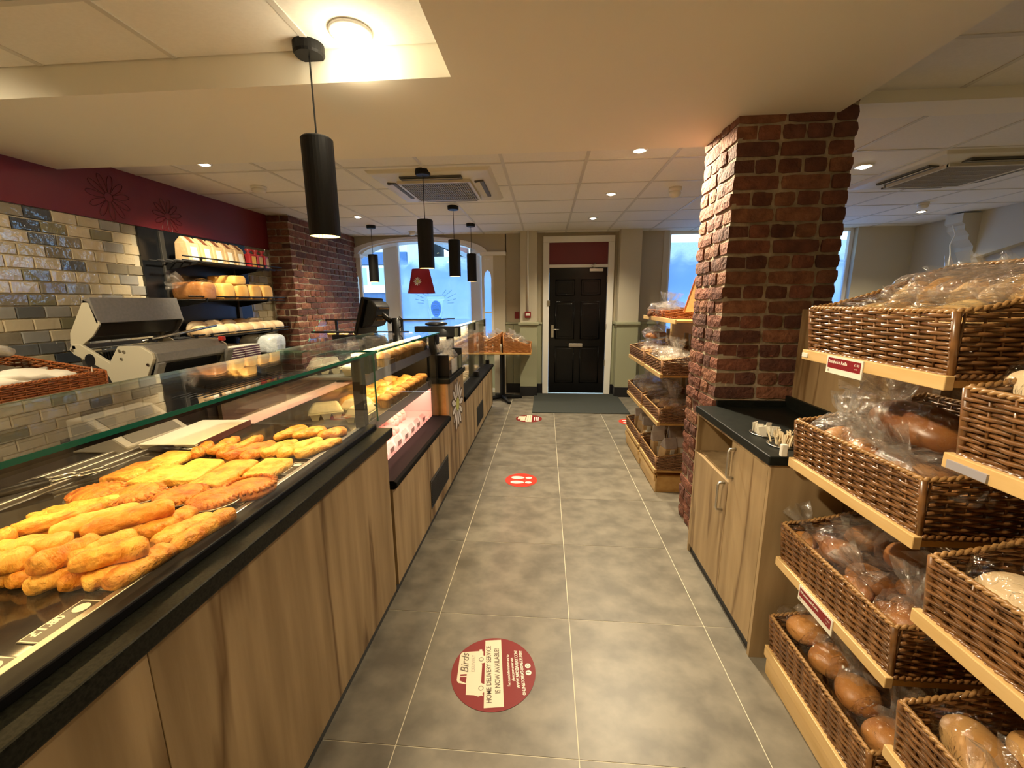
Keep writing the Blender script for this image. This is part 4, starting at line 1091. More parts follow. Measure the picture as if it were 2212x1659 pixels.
# ------------------------------------------------------------------ bread slicer on the staff worktop
s = thing('bread_slicer', 'grey and cream bread slicing machine with its lid raised', 'slicer', (-2.70, 2.36, .922))
def sp(pts): return [(x+2.70, z-.922) for x, z in pts]
side = sp([(-2.955, 1.155), (-2.935, 1.19), (-2.875, 1.19), (-2.70, 1.075), (-2.625, 1.178), (-2.475, 1.178), (-2.408, 1.135), (-2.402, 1.10), (-2.48, .955), (-2.56, .924), (-2.70, .924), (-2.735, 1.02), (-2.80, 1.06), (-2.93, 1.125)])
for y0, y1 in ((0, .022), (.60, .622)):
    m = MB(); m.prism(side, 'y', y0, y1); m.build('side_plate', slcream, s, bevel=.004)
for x, z in ((-2.93, 1.155), (-2.615, 1.15), (-2.585, 1.145), (-2.61, 1.10), (-2.44, 1.065)):
    MB().lathe([(.009, -.006), (.009, .002)], 10, (x+2.70, 0, z-.922), ax='y').build('bolt', chrome, s)
m = MB(); m.prism(sp([(-2.59, 1.182), (-2.47, 1.182), (-2.395, 1.13), (-2.392, 1.075), (-2.44, 1.055), (-2.455, 1.075), (-2.60, 1.09)]), 'y', .022, .60); m.build('front_cover', slgrey, s, bevel=.004)
m = MB(); m.prism(sp([(-2.45, .93), (-2.385, 1.075), (-2.365, 1.07), (-2.43, .925)]), 'y', -.004, .05); m.build('front_leg', slgrey, s, bevel=.004)
m = MB(); m.prism(sp([(-2.45, .93), (-2.385, 1.10), (-2.36, 1.09), (-2.43, .925)]), 'y', .565, .625); m.build('front_leg', slgrey, s, bevel=.004)
m = MB(); m.prism(sp([(-2.70, .93), (-2.50, .93), (-2.45, 1.05), (-2.70, 1.04)]), 'y', .022, .60); m.build('slot_interior', blackm, s)
m = MB()
for i in range(34): m.box(-.20+.0, -.07, .03+.0165*i, .038+.0165*i, .165, .215)
m.build('slicing_blades', chrome, s)['kind'] = 'stuff'
bx('blade_bed', -.21, -.06, .022, .60, .10, .165, M('slicer_dark', (.05, .047, .043), rough=.5), s)
bx('hinge_bar', -.235, -.205, .0, .622, .235, .262, slgrey, s, .004)
# raised lid: two cheeks, a top and a curved dark visor
cheek = sp([(-2.945, 1.19), (-2.93, 1.26), (-2.80, 1.46), (-2.765, 1.45), (-2.72, 1.31), (-2.78, 1.24), (-2.87, 1.18)])
for y0, y1 in ((0.004, .016), (.606, .618)):
    m = MB(); m.prism(cheek, 'y', y0, y1); m.build('lid_cheek', slcream if y0 < .1 else slgrey, s, bevel=.003)
m = MB(); m.prism(sp([(-2.815, 1.455), (-2.755, 1.475), (-2.725, 1.32), (-2.74, 1.315), (-2.77, 1.44), (-2.815, 1.44)]), 'y', .004, .618); m.build('lid_frame', slgrey, s, bevel=.003)
m = MB(); m.prism(sp([(-2.752, 1.44), (-2.738, 1.34), (-2.80, 1.235), (-2.885, 1.20), (-2.89, 1.21), (-2.82, 1.25), (-2.752, 1.345), (-2.765, 1.44)]), 'y', .025, .598); m.build('lid_visor', M('visor_smoke', (.055, .045, .033), rough=.25), s, smooth=False)
MB().tube([(.06, .18, .27), (.10, .40, .30), (.16, .70, .345)], .010, 8).build('lever', chrome, s, smooth=True)
MB().lathe([(.001, 0), (.022, 0), (.022, .01), (.01, .014), (.01, .03)], 14, (.10, .20, .262)).build('knob', blackpl, s); MB().lathe([(.01, 0), (.01, .012), (.022, .016), (.022, .026), (.001, .026)], 14, (.16, .50, .262)).build('knob', blackpl, s)
bx('stop_button', .26, .30, .575, .61, .235, .27, M('button_red', (.65, .03, .02), rough=.3), s, .008); bx('warning_sticker', .255, .30, .50, .54, .2605, .2612, M('sticker_yellow', (.75, .42, .02), rough=.4), s)
# ------------------------------------------------------------------ left basket of paper bags
lb = basket(.56, .70, .165, .25, 'red brown wicker basket of paper bags on the staff worktop', (-2.33, 2.0, .923), (0, 0, PI), mat=wickred, rim=wickred, flare=.05)
pbm = [blobmesh('paper_bag', M('bag_grey_film', (.42, .39, .34), (.60, .55, .46), scale=9, rough=.3, bump=.6, bscale=14, bdist=.02), L=.34, W=.24, H=.05, na=.022, ns=9, seed=k, flat=.6, e1=.5, e2=.6, ridge=.6) for k in range(3)]
random.seed(4)
for k in range(9):
    o = inst('paper_bag', pbm[k % 3], None, (-2.68+random.uniform(-.1, .08), 1.62+random.uniform(-.2, .2), 1.01+.024*k), (random.uniform(-.15, .15), random.uniform(-.15, .15), random.uniform(0, 3)))
    tag(o, 'crumpled grey film bag heaped in the red brown basket', 'bag', 'film bags in the staff basket')
for k in range(3):
    o = inst('bread_wrapper', pbm[k], None, (-2.47, 1.40+.2*k, 1.06), (.1, .1, 1.5), (.9, .6, 1)); o.data = pbm[k].copy(); o.data.materials[0] = paperw
    tag(o, 'cream paper wrapper along the front of the red brown basket', 'wrapper', 'cream wrappers in the staff basket')
t = thing('tasting_sign', 'small dark oval sign on a stick at the end of the red brown basket', 'sign', (-2.36, 1.97, 1.075))
MB().tube([(0, 0, 0), (0, 0, .04)], .003, 6).build('stick', paperw, t)
m = MB(); m.add([(.002, .024*math.cos(2*PI*i/20), .072+.034*math.sin(2*PI*i/20)) for i in range(20)]+[(-.002, .024*math.cos(2*PI*i/20), .072+.034*math.sin(2*PI*i/20)) for i in range(20)], [tuple(range(20)), tuple(range(39, 19, -1))]+[(i, i+20, (i+1) % 20+20, (i+1) % 20) for i in range(20)]); m.build('sign_face', blackpl, t)
# ------------------------------------------------------------------ things behind the pastry case
t = thing('paper_stack', 'stack of printed white paper bags with a maroon edge behind the pastries', 'paper', (-1.45, 1.60, .8805), (0, 0, R(4)))
for k in range(4): m = MB(); m.box(-.13+.004*k, .10, -.17-.006*k, .15, .0065*k, .0065*k+.006); m.build('paper_sheet', paperw, t, bevel=.003)
bx('maroon_edge', .10, .105, -.17, .15, 0, .024, M('maroon_board', (.085, .022, .022), rough=.5), t)
t = thing('label_printer', 'grey wedge shaped label scale standing at the back of the pastry counter', 'scale', (-1.69, 1.52, .8725))
m = MB(); m.prism([(-.12, 0), (.10, 0), (.115, .03), (-.04, .135), (-.12, .135)], 'y', -.14, .14); m.build('scale_housing', M('scale_grey', (.40, .38, .33), rough=.4), t, bevel=.008)
m = MB(); m.hexa([(.106, -.11, .032), (.110, -.11, .036), (.110, .11, .036), (.106, .11, .032), (-.03, -.11, .128), (-.026, -.11, .132), (-.026, .11, .132), (-.03, .11, .128)]); m.build('scale_panel', M('scale_panel_dark', (.16, .15, .13), rough=.3), t)
def tongs(label, a, b, z):
    A = Vector((*a, z)); B = Vector((*b, z)); d = (B-A); L_ = d.length; ang = math.atan2(d.y, d.x)
    t = thing('serving_tongs', label, 'tongs', A, (0, 0, ang))
    for sy in (-1, 1):
        MB().tube([(0, sy*.004, .010), (L_*.3, sy*.016, .012), (L_*.58, sy*.022, .012)], [.008, .011, .010], 8).build('handle_grip', blackpl, t, smooth=True)
        MB().tube([(L_*.55, sy*.022, .012), (L_*.8, sy*.020, .011)], .005, 6).build('tong_arm', chrome, t, smooth=True)
        m = MB(); m.add(*blob(L_*.26, .034, .010, 12, 10, flat=.6)); o = m.build('tong_head', chrome, t, smooth=True); o.location = (L_*.9, sy*.018, .004)
tongs('long black handled steel tongs beside the heap of sausage rolls', (-1.60, .92), (-1.47, 1.20), .891)
tongs('black handled steel tongs lying by the printed paper stack', (-1.50, 1.40), (-1.29, 1.43), .8805)
# ------------------------------------------------------------------ pastries on the hot deck (positions read off the photo at deck height)
DZ = .8805
def c5p(x, y): return x*.25316, 1020+y*.25316
def c4p(x, y): return 380+x*.18083, 880+y*.18083
random.seed(9)
rollm = [blobmesh('sausage_roll', [pastry, pastryp, pastry, pastryp][k], L=.165, W=.052, H=.042, nu=26, nv=14, e1=.45, e2=.7, flat=.5, na=.006, ns=26, seed=k+1, slash=(7, .9, .0035, .16), bend=random.uniform(-.008, .008)) for k in range(4)]
def seg(me, a, b, z, Lm, base, wz=1., group=None, label='', cat='pastry', name='sausage_roll', wy=1.):
    A = atz(*a, z); B = atz(*b, z); d = B-A; L_ = max(.09, min(d.length*1.04, Lm*1.25)); c = (A+B)/2
    o = inst(name, me, None, (c.x, c.y, base), (random.uniform(-.04, .04), random.uniform(-.05, .05), math.atan2(d.y, d.x)), (L_/Lm, wy, wz))
    tag(o, label, cat, group); return o
LAY = [((85, 455), (880, 275), .94, 1), ((425, 480), (1200, 280), .94, 1), ((700, 490), (1480, 300), .93, 1), ((230, 385), (700, 250), .91, 0), ((1200, 545), (1650, 320), .90, 0), ((1290, 590), (1800, 340), .905, 0),
       ((1450, 620), (1960, 330), .905, 0), ((-100, 660), (570, 540), .94, 1), ((240, 790), (850, 560), .94, 1), ((580, 720), (1170, 530), .93, 1), ((600, 790), (1260, 620), .93, 1), ((-80, 930), (400, 720), .90, 0), ((60, 930), (600, 720), .90, 0),
       ((210, 960), (740, 790), .90, 0), ((490, 950), (1000, 760), .90, 0), ((720, 930), (1180, 760), .90, 0), ((920, 930), (1460, 640), .90, 0), ((-200, 800), (200, 690), .94, 1), ((500, 560), (1000, 470), .90, 0), ((850, 560), (1350, 440), .90, 0),
       ((100, 560), (500, 500), .90, 0), ((-260, 520), (40, 480), .92, 0), ((-300, 640), (60, 560), .93, 1), ((-350, 930), (-20, 800), .90, 0), ((-420, 820), (-60, 720), .93, 1), ((400, 350), (1050, 220), .905, 0), ((-500, 980), (-150, 900), .90, 0)]
for i, (a, b, z, up) in enumerate(LAY):
    seg(rollm[i % 4], c5p(*a), c5p(*b), z, .165, DZ+(.034 if up else 0), random.uniform(.9, 1.15), 'sausage rolls heaped on the hot deck', 'long golden sausage roll in the heap on the hot black deck', wy=random.uniform(.9, 1.1))
pm = blobmesh('pie_crust', pastryo, L=.125, W=.125, H=.04, nu=18, nv=26, e1=.8, e2=1, flat=.35, na=.004, ns=30, seed=3)
def pie(loc, label, foil=True, sc=1.):
    t = thing('round_pie', label, 'pie', loc, (0, 0, random.uniform(0, 6)), group='round pies on the hot deck' if foil else None); t.scale = (sc,)*3
    if foil: MB().lathe([(.001, 0), (.048, 0), (.066, .016), (.070, .017), (.066, .019), (.049, .004), (.001, .003)], 36).build('foil_tin', alu, t, smooth=True)
    inst('pie_crust', pm, t, (0, 0, .008 if foil else 0))
    m = MB()
    for k in range(26):
        a = 2*PI*k/26; m.tube([(.052*math.cos(a), .052*math.sin(a), .030), (.064*math.cos(a+.09), .064*math.sin(a+.09), .024)], .005, 5)
    m.build('crimped_edge', pastryo, t, smooth=True)
for p in ((830, 180), (1170, 195), (1550, 200), (1830, 230)):
    q = atz(*c5p(*p), .90); pie((q.x, q.y, DZ), 'round crimped pie in a silver foil tin on the hot deck')
q = atz(*c5p(2110, 140), .895); pie((q.x+.01, q.y, DZ), 'larger round pie without a foil tin at the deck edge', False, 1.12)
sl = [blobmesh('pastry_slice', [pastryp, pastry][k % 2], L=.19, W=.105, H=.03, nu=22, nv=18, e1=.22, e2=.35, flat=.7, na=.005, ns=22, seed=k+20, slash=(9, .8, .0018, .2)) for k in range(3)]
SL = [((790, 830), (1100, 630), (1390, 640), (1150, 830)), ((160, 940), (650, 650), (1030, 650), (430, 970)), ((-100, 900), (240, 630), (575, 650), (100, 900)), ((-420, 720), (-60, 530), (230, 560), (-120, 730)), ((-860, 850), (-500, 700), (-200, 720), (-500, 860)), ((-420, 900), (-150, 760), (60, 760), (-250, 900))]
for i, q in enumerate(SL):
    P = [atz(*c4p(*p), .897) for p in q]; c = sum(P, Vector())/4; d = (P[1]+P[2]-P[0]-P[3])/2; L_ = max(.14, min(.2, d.length))
    o = inst('pastry_slice', sl[i % 3], None, (c.x, c.y, DZ+(.0 if i < 4 else .004)), (random.uniform(-.03, .03), 0, math.atan2(d.y, d.x)), (L_/.19, random.uniform(.95, 1.05), 1))
    tag(o, 'flat rectangular puff pastry slice between the pies and the twists', 'pastry', 'puff pastry slices on the hot deck')
twm = [blobmesh('cheese_twist', [pastryo, pastryp][k // 2], L=.18, W=.052, H=.045, nu=30, nv=14, e1=.55, e2=.8, flat=.5, na=.009, ns=24, seed=k+40, slash=(8, .7, .006, .2)) for k in range(4)]
for i, (a, b) in enumerate((((200, 560), (420, 440)), ((420, 540), (740, 370)), ((490, 550), (1040, 370)), ((600, 600), (1180, 420)), ((760, 600), (1200, 470)))):
    seg(twm[i % 2], c4p(*a), c4p(*b), .9, .18, DZ, 1., 'orange twists on the hot deck', 'deep orange pastry twist at the back of the hot deck', name='pastry_twist')
for i, (a, b) in enumerate((((1040, 570), (1420, 400)), ((1240, 580), (1700, 370)), ((1430, 570), (1950, 380)))):
    seg(twm[2+i % 2], c4p(*a), c4p(*b), .9, .18, DZ, 1., 'cheese straws on the hot deck', 'pale flaky cheese straw near the end glass', name='cheese_straw')
tdm = blobmesh('turnover', pastry, L=.15, W=.075, H=.045, nu=24, nv=16, e1=.7, e2=.8, flat=.5, na=.006, ns=24, seed=61, taper=.35)
for a, b in (((1550, 240), (1180, 350)), ((1780, 250), (1400, 340)), ((2030, 270), (1700, 330))):
    seg(tdm, c4p(*a), c4p(*b), .9, .15, DZ, 1., 'turnovers on the hot deck', 'tapered golden turnover in the far corner of the hot deck', name='turnover')

# ------------------------------------------------------------------ egg boxes
def egg_meshes():
    m = MB()
    for i in range(3):
        for j in range(2):
            cx, cy = -.05+.05*i, -.025+.05*j
            m.hexa([(cx-.014, cy-.014, 0), (cx+.014, cy-.014, 0), (cx+.014, cy+.014, 0), (cx-.014, cy+.014, 0), (cx-.0245, cy-.0245, .034), (cx+.0245, cy-.0245, .034), (cx+.0245, cy+.0245, .034), (cx-.0245, cy+.0245, .034)])
    m.box(-.08, .08, -.055, .055, .032, .037)
    a = m.mesh('egg_tray', False, (pulp,))
    m = MB(); m.hexa([(-.078, -.053, .037), (.078, -.053, .037), (.078, .053, .037), (-.078, .053, .037), (-.055, -.032, .078), (.055, -.032, .078), (.055, .032, .078), (-.055, .032, .078)])
    b = m.mesh('egg_lid', False, (pulp,))
    return a, b
ea, eb = egg_meshes()
def eggbox(loc, rz, label, group=None):
    t = thing('egg_box', label, 'egg box', loc, (0, 0, rz), group)
    inst('egg_tray', ea, t); o = inst('egg_lid', eb, t)
    b = o.modifiers.new('bevel', 'BEVEL'); b.width = .008; b.segments = 2
for x, y, rz in ((-1.10, 1.955, .5), (-.985, 2.06, 1.3), (-.905, 1.93, 1.57)): eggbox((x, y, .863), rz, 'cardboard egg box on the lower chilled shelf behind the end glass', 'egg boxes on the lower shelf')
for x, y, rz in ((-1.08, 1.95, .45), (-.95, 2.05, 1.4), (-.90, 1.93, 1.57)): eggbox((x, y, 1.093), rz, 'cardboard egg box on the upper chilled shelf behind the end glass', 'egg boxes on the upper shelf')

# ------------------------------------------------------------------ muffins and cakes in the chilled case
case_me = MB().lathe([(.026+.0016*(0), 0), (.038, .048)], 22, cap=True)
vs = []
m = MB(); n = 30
ring0 = [(.027*(1+.03*(-1)**j)*math.cos(2*PI*j/n), .027*(1+.03*(-1)**j)*math.sin(2*PI*j/n), 0) for j in range(n)]
ring1 = [(.039*(1+.04*(-1)**j)*math.cos(2*PI*j/n), .039*(1+.04*(-1)**j)*math.sin(2*PI*j/n), .05) for j in range(n)]
m.add(ring0+ring1, [(j, (j+1) % n, n+(j+1) % n, n+j) for j in range(n)]+[tuple(range(n-1, -1, -1))])
case_me = m.mesh('paper_case', False, (cupcase,))
tops = [blobmesh('muffin_top', cupcake, L=.088, W=.088, H=.05, nu=12, nv=16, e1=.9, e2=1, flat=.2, na=.006, ns=30, seed=k+70) for k in range(2)]
tops2 = [blobmesh('bun_top', crustb, L=.085, W=.08, H=.05, nu=12, nv=16, e1=.9, e2=1, flat=.2, na=.008, ns=24, seed=k+75) for k in range(2)]
random.seed(15)
def muffin(x, y, z, label, group, tp):
    t = thing('muffin', label, 'muffin', (x, y, z), (0, 0, random.uniform(0, 6)), group)
    inst('paper_case', case_me, t); inst('muffin_top', random.choice(tp), t, (0, 0, .038))
for i in range(8):
    for j in range(2): muffin(-.880-.098*j, 2.18+.098*i+.02*j, 1.0925, 'brown muffin in a paper case on the upper chilled shelf', 'muffins on the upper shelf', tops)
for i in range(8): muffin(-.880, 2.18+.098*i, .8625, 'brown muffin in a paper case on the lower chilled shelf', 'muffins on the lower shelf', tops)
gz = blobmesh('danish', M('glazed_danish', (.62, .30, .06), (.90, .62, .22), scale=18, rough=.25, bump=.5, bscale=30, rand=.1), L=.095, W=.09, H=.06, nu=14, nv=16, e1=.8, e2=.9, flat=.4, na=.012, ns=20, seed=90)
for i in range(9):
    for j in range(2):
        o = inst('danish_pastry', gz, None, (-.985-.10*j, 2.17+.088*i, .8625), (0, 0, random.uniform(0, 6)), (1, 1, random.uniform(.9, 1.25)))
        tag(o, 'glazed danish pastry behind the muffins on the lower chilled shelf', 'pastry', 'danish pastries on the lower shelf')
for i in range(5):
    o = inst('bagged_cookie', bagmesh('cookie_bag', .13, .10, .07, i+3, filmw, neck=.06, ndir=(0, 0, 1)), None, (-1.10, 2.2+.16*i, 1.0925), (0, 0, i))
    tag(o, 'crinkled clear bag of cookies behind the upper shelf muffins', 'bag', 'cookie bags on the upper shelf')
bun = blobmesh('iced_bun', icing, L=.12, W=.062, H=.055, nu=16, nv=14, e1=.7, e2=.85, flat=.5, na=.002, ns=20, seed=4)
for i in range(6):
    for j in range(2):
        o = inst('iced_bun', bun, None, (-1.02-.14*j, 2.22+.072*i, .586), (0, 0, R(4)*random.uniform(-1, 1))); tag(o, 'pink iced bun on the floor of the chilled case', 'bun', 'iced buns in the chilled case')
for i in range(4):
    for j in range(2):
        t = thing('cream_cake', 'tall cream cake with a chocolate curl in the chilled case', 'cake', (-1.05-.10*j, 2.66+.075*i, .586), group='cream cakes in the chilled case')
        MB().lathe([(.030, 0), (.033, .045), (.001, .047)], 18).build('sponge', icing, t, smooth=True)
        MB().lathe([(.026, .045), (.030, .055), (.020, .07), (.012, .078), (.001, .088)], 14).build('cream_swirl', cream, t, smooth=True)
        MB().tube([(.018*math.cos(a_), .004, .082+.016*math.sin(a_)) for a_ in [PI*q/8 for q in range(9)]], .004, 5).build('chocolate_curl', choc, t, smooth=True)
for i in range(4):
    t = thing('packed_cake_tray', 'clear wrapped tray of pink cakes near the chilled case front', 'cake tray', (-1.03, 1.90+.085*i, .586), group='wrapped cake trays in the chilled case')
    bx('tray_card', -.10, .10, -.038, .038, 0, .006, cardwh, t)
    for k in range(3): inst('cake', bun, t, (-.062+.062*k, 0, .006), (0, 0, PI/2), (.55, .8, .6))
    inst('tray_film', bagmesh('tray_film', .21, .08, .06, 30+i, film, neck=0), t, (0, 0, .002))
for i in range(8):
    t = thing('ticket_holder', 'clear acrylic ticket holder along the front of the chilled deck', 'holder', (-.865, 1.90+.125*i, .586), group='ticket holders in the chilled case')
    m = MB(); m.hexa([(0, 0, 0), (.03, 0, 0), (.03, .085, 0), (0, .085, 0), (-.02, 0, .06), (-.017, 0, .06), (-.017, .085, .06), (-.02, .085, .06)]); m.build('holder_body', acrylic, t)
    bx('holder_card', .002, .004, .012, .07, .01, .04, M('card_mauve', (.45, .33, .36), rough=.4), t)
for y, z in ((2.10, 1.105), (2.83, .872)):
    o = tag(bx('shelf_ticket_clip', -.822, -.806, y, y+.07, z-.03, z+.035, acrylic), 'clear clip on ticket holder on a chilled shelf edge', 'holder', 'clip on ticket holders')
# treats on the till counter
for i in range(4):
    t = thing('bagged_treat', 'tall tied bag of biscuits on the till counter, '+['closest to the cake counter', 'second from the cake counter', 'third from the cake counter', 'beside the long glass counter'][i], 'bag', (-.785, 3.09+.105*i, .887), (0, 0, .3*i), 'bagged treats on the till counter')
    for k in range(3): inst('biscuit', gz, t, (0, 0, .03*k), (0, 0, k), (.75, .75, .6))
    inst('bag_film', bagmesh('treat_film', .095, .085, .17, 50+i, filmw, neck=.09, ndir=(0, .1, 1)), t)
# long counter stock
bag6 = bagmesh('roll_bag', .26, .17, .10, 12, filmw, neck=.08)
rl = blobmesh('bread_roll', crust, L=.10, W=.09, H=.06, nu=14, nv=16, e1=.85, e2=1, flat=.35, na=.004, ns=20, seed=8)
rlw = blobmesh('floured_roll', crustw, L=.10, W=.09, H=.06, nu=14, nv=16, e1=.85, e2=1, flat=.35, na=.004, ns=20, seed=9)
rlb = blobmesh('brown_roll', crustb, L=.105, W=.10, H=.072, nu=14, nv=16, e1=.85, e2=1, flat=.35, na=.003, ns=16, seed=10)
for i in range(6):
    for z, lab, g, me in ((1.0285, 'film wrapped rolls on the upper shelf of the long glass counter', 'wrapped rolls on the upper shelf', rlw), (.8085, 'film wrapped golden rolls on the middle shelf of the long glass counter', 'wrapped rolls on the middle shelf', rl)):
        t = thing('wrapped_rolls', lab, 'bread', (-1.02, 3.80+.24*i, z), (0, 0, .2*i), g)
        for k in range(2): inst('roll', me, t, (-.055+.11*k, 0, .004))
        inst('bag_film', bag6, t, sc=(1, .75, 1))
sw = blobmesh('filled_baguette', crustw, L=.22, W=.07, H=.055, nu=20, nv=14, e1=.6, e2=.8, flat=.5, na=.004, ns=20, seed=13, slash=(6, .6, .004, .15))
for i in range(14):
    for j in range(2):
        o = inst('baguette', sw, None, (-.96-.24*j, 3.72+.115*i, .591), (0, 0, R(random.uniform(-12, 12)))); tag(o, 'pale filled baguette on the deck of the long glass counter', 'baguette', 'baguettes on the long counter deck')
for i in range(7):
    o = inst('cake_slice', gz, None, (-2.75+.17*i, 5.2, 1.0125), (0, 0, i), (1.2, 1.1, .8)); tag(o, 'glazed cake on the shelf of the window counter', 'cake', 'cakes on the window counter')

# ------------------------------------------------------------------ loaves on the wall rack
NTH = ['first', 'second', 'third', 'fourth', 'fifth', 'sixth', 'seventh']
random.seed(3)
for i in range(5):
    t = thing('flour_bag', 'brown paper flour bag on the top rack shelf, '+NTH[i]+' from the slicer end', 'bag', (-3.0, 3.42+.135*i, 1.7815), (0, 0, R(random.uniform(-6, 6))), 'flour bags on the top rack shelf')
    m = MB(); m.hexa([(-.07, -.058, 0), (.07, -.058, 0), (.07, .058, 0), (-.07, .058, 0), (-.055, -.058, .15), (.055, -.058, .15), (.055, .058, .15), (-.055, .058, .15)]); m.add([(-.055, -.058, .15), (.055, -.058, .15), (.055, .058, .15), (-.055, .058, .15), (0, -.055, .20), (0, .055, .20)], [(0, 1, 4), (1, 2, 5, 4), (2, 3, 5), (3, 0, 4, 5)])
    m.build('bag_body', kraft, t, bevel=.006)
    m = MB(); m.add([(.0712, -.03, .01), (.0712, .03, .01), (.0612, .03, .115), (.0612, -.03, .115)], [(0, 1, 2, 3)]); m.build('bag_window', cardwh, t)
    m = MB(); m.add([(.0572, -.022, .148), (.0572, .022, .148), (.006, .022, .198), (.006, -.022, .198)], [(0, 1, 2, 3)]); m.build('bag_label', choc, t)
redbag = M('bag_red_print', (.42, .03, .035), rough=.3)
for i in range(3):
    t = thing('cake_packet', 'red printed packet with gold panels on the top rack shelf, '+NTH[i]+' beside the flour bags', 'packet', (-2.97, 4.12+.10*i, 1.7815), (0, 0, R(8*i-6)), 'red packets on the top rack shelf')
    bx('packet_box', -.05, .05, -.04, .04, 0, .13, redbag, t, .01); bx('packet_panel', .0495, .0512, -.015, .035, .01, .11, M('gold_print', (.70, .42, .10), rough=.4), t)
    MB().lathe([(.03, .125), (.012, .15), (.034, .175), (.028, .18)], 14, cap=False).build('packet_bow', redbag, t, smooth=True)
tl = blobmesh('tin_loaf', tinloaf, L=.29, W=.16, H=.155, nu=22, nv=20, e1=.25, e2=.45, flat=.85, na=.006, ns=9, seed=2)
for i, (y, z, lab, g) in enumerate(((3.66, 1.4665, 'golden tin loaf on the middle rack shelf', 1), (3.84, 1.4665, 'golden tin loaf on the middle rack shelf', 1), (4.02, 1.4665, 'golden tin loaf on the middle rack shelf', 1), (4.20, 1.4665, 'golden tin loaf on the middle rack shelf', 1), (3.82, 1.60, 'golden tin loaf lying on top of the middle shelf loaves', 0))):
    o = inst('tin_loaf', tl, None, (-3.0, y, z), (0, 0, R(random.uniform(-2, 2))), (1, 1, 1 if g else .6)); tag(o, lab+(', '+NTH[i]+' after the bagged loaf' if g else ''), 'loaf', 'tin loaves on the middle rack shelf' if g else None)
t = thing('bagged_loaf', 'large tin loaf in a knotted clear bag at the end of the middle rack shelf', 'loaf', (-2.99, 3.42, 1.4665))
o = inst('loaf', tl, t); o.data = tl.copy(); o.data.materials[0] = crustb
inst('bag_film', bagmesh('loaf_film', .33, .20, .185, 5, film, neck=.12, ndir=(-.2, -1, .35)), t)
bl = [blobmesh('bloomer', crustw, L=.24, W=.125, H=.10, nu=24, nv=18, e1=.7, e2=.9, flat=.4, na=.003, ns=12, seed=k+5, slash=(5.5, .5, .007, .13)) for k in range(2)]
for i in range(7):
    o = inst('bloomer_loaf', bl[i % 2], None, (-2.93, 3.36+.165*i, 1.152), (0, 0, R(90+random.uniform(-25, 25))), (.80, 1.2, 1.3)); tag(o, 'floured bloomer in the front row of the lower rack shelf, '+NTH[i]+' from the slicer end', 'loaf', 'front row bloomers on the rack')
for i in range(5):
    o = inst('bloomer_loaf', bl[i % 2], None, (-3.08, 3.50+.18*i, 1.152), (0, 0, R(90+random.uniform(-15, 15))), (.80, 1.1, 1.75)); tag(o, 'floured bloomer in the back row of the lower rack shelf, '+NTH[i]+' from the slicer end', 'loaf', 'back row bloomers on the rack')
for i, y in enumerate((3.50, 3.72)):
    t = thing('carton_stack', ['stack of flat purple edged cartons beside the slicer', 'stack of flat purple edged cartons beside the pale blue bags'][i], 'cartons', (-2.95, y+.05, .923), (0, 0, R(3*i-2)))
    bx('carton_pile', -.16, .16, -.10, .10, 0, .115, purple, t)
    for k in range(5): bx('carton_edge', -.163, .163, -.102, .102, .01+.021*k, .014+.021*k, cardwh, t)
    bx('top_carton', -.162, .162, -.104, .104, .115, .122, cardwh, t)
o = inst('carrier_bag_pile', blobmesh('carrier_bags', bluegl, L=.36, W=.28, H=.20, nu=24, nv=20, e1=.35, e2=.45, flat=.8, na=.014, ns=9, seed=6, ridge=.4), None, (-2.93, 4.12, .923), (0, 0, .1)); tag(o, 'pile of folded pale blue plastic bags under the bread rack', 'bags')

# ------------------------------------------------------------------ condiment cabinet by the pillar
cb = thing('condiment_cabinet', 'light oak waste and condiment cabinet with a black top against the brick pillar', 'cabinet')
CX = .84
bx('plinth', CX+.012, 1.28, 1.545, 2.285, 0, .046, skirt, cb)
bx('side_panel', CX, 1.30, 1.528, 1.546, 0, .832, oaklt, cb); bx('side_panel', CX, 1.30, 2.27, 2.288, .0, .832, oaklt, cb)
bx('top_rail', CX, CX+.018, 1.546, 2.27, .815, .832, oaklt, cb); bx('back_board', 1.28, 1.298, 1.546, 2.27, .046, .832, oak, cb)
bx('niche_floor', CX+.02, 1.28, 1.86, 2.27, .60, .618, oak, cb); bx('divider', CX+.02, 1.28, 1.852, 1.868, .046, .815, oak, cb)
bx('niche_shelf', CX+.02, 1.28, 1.868, 2.27, .805, .82, oak, cb)
dn = bx('door', CX, CX+.018, 1.549, 1.855, .050, .813, oaklt, cb, .001); df = bx('door', CX, CX+.018, 1.858, 2.268, .050, .612, oaklt, cb, .001)
for d_, y, z0, z1 in ((dn, 1.815, .655, .79), (df, 1.89, .462, .598)):
    MB().tube([(CX, y, z0), (CX-.026, y, z0+.002), (CX-.030, y, z0+.014), (CX-.030, y, z1-.014), (CX-.026, y, z1-.002), (CX, y, z1)], .006, 8).build('handle', alu, d_, smooth=True)
bx('worktop', CX-.014, 1.30, 1.522, 2.29, .832, .868, darkwt, cb, .004)
bx('upstand', 1.284, 1.30, 1.522, 2.285, .868, .93, darkwt, cb); bx('upstand', .93, 1.30, 2.274, 2.29, .868, .90, darkwt, cb)
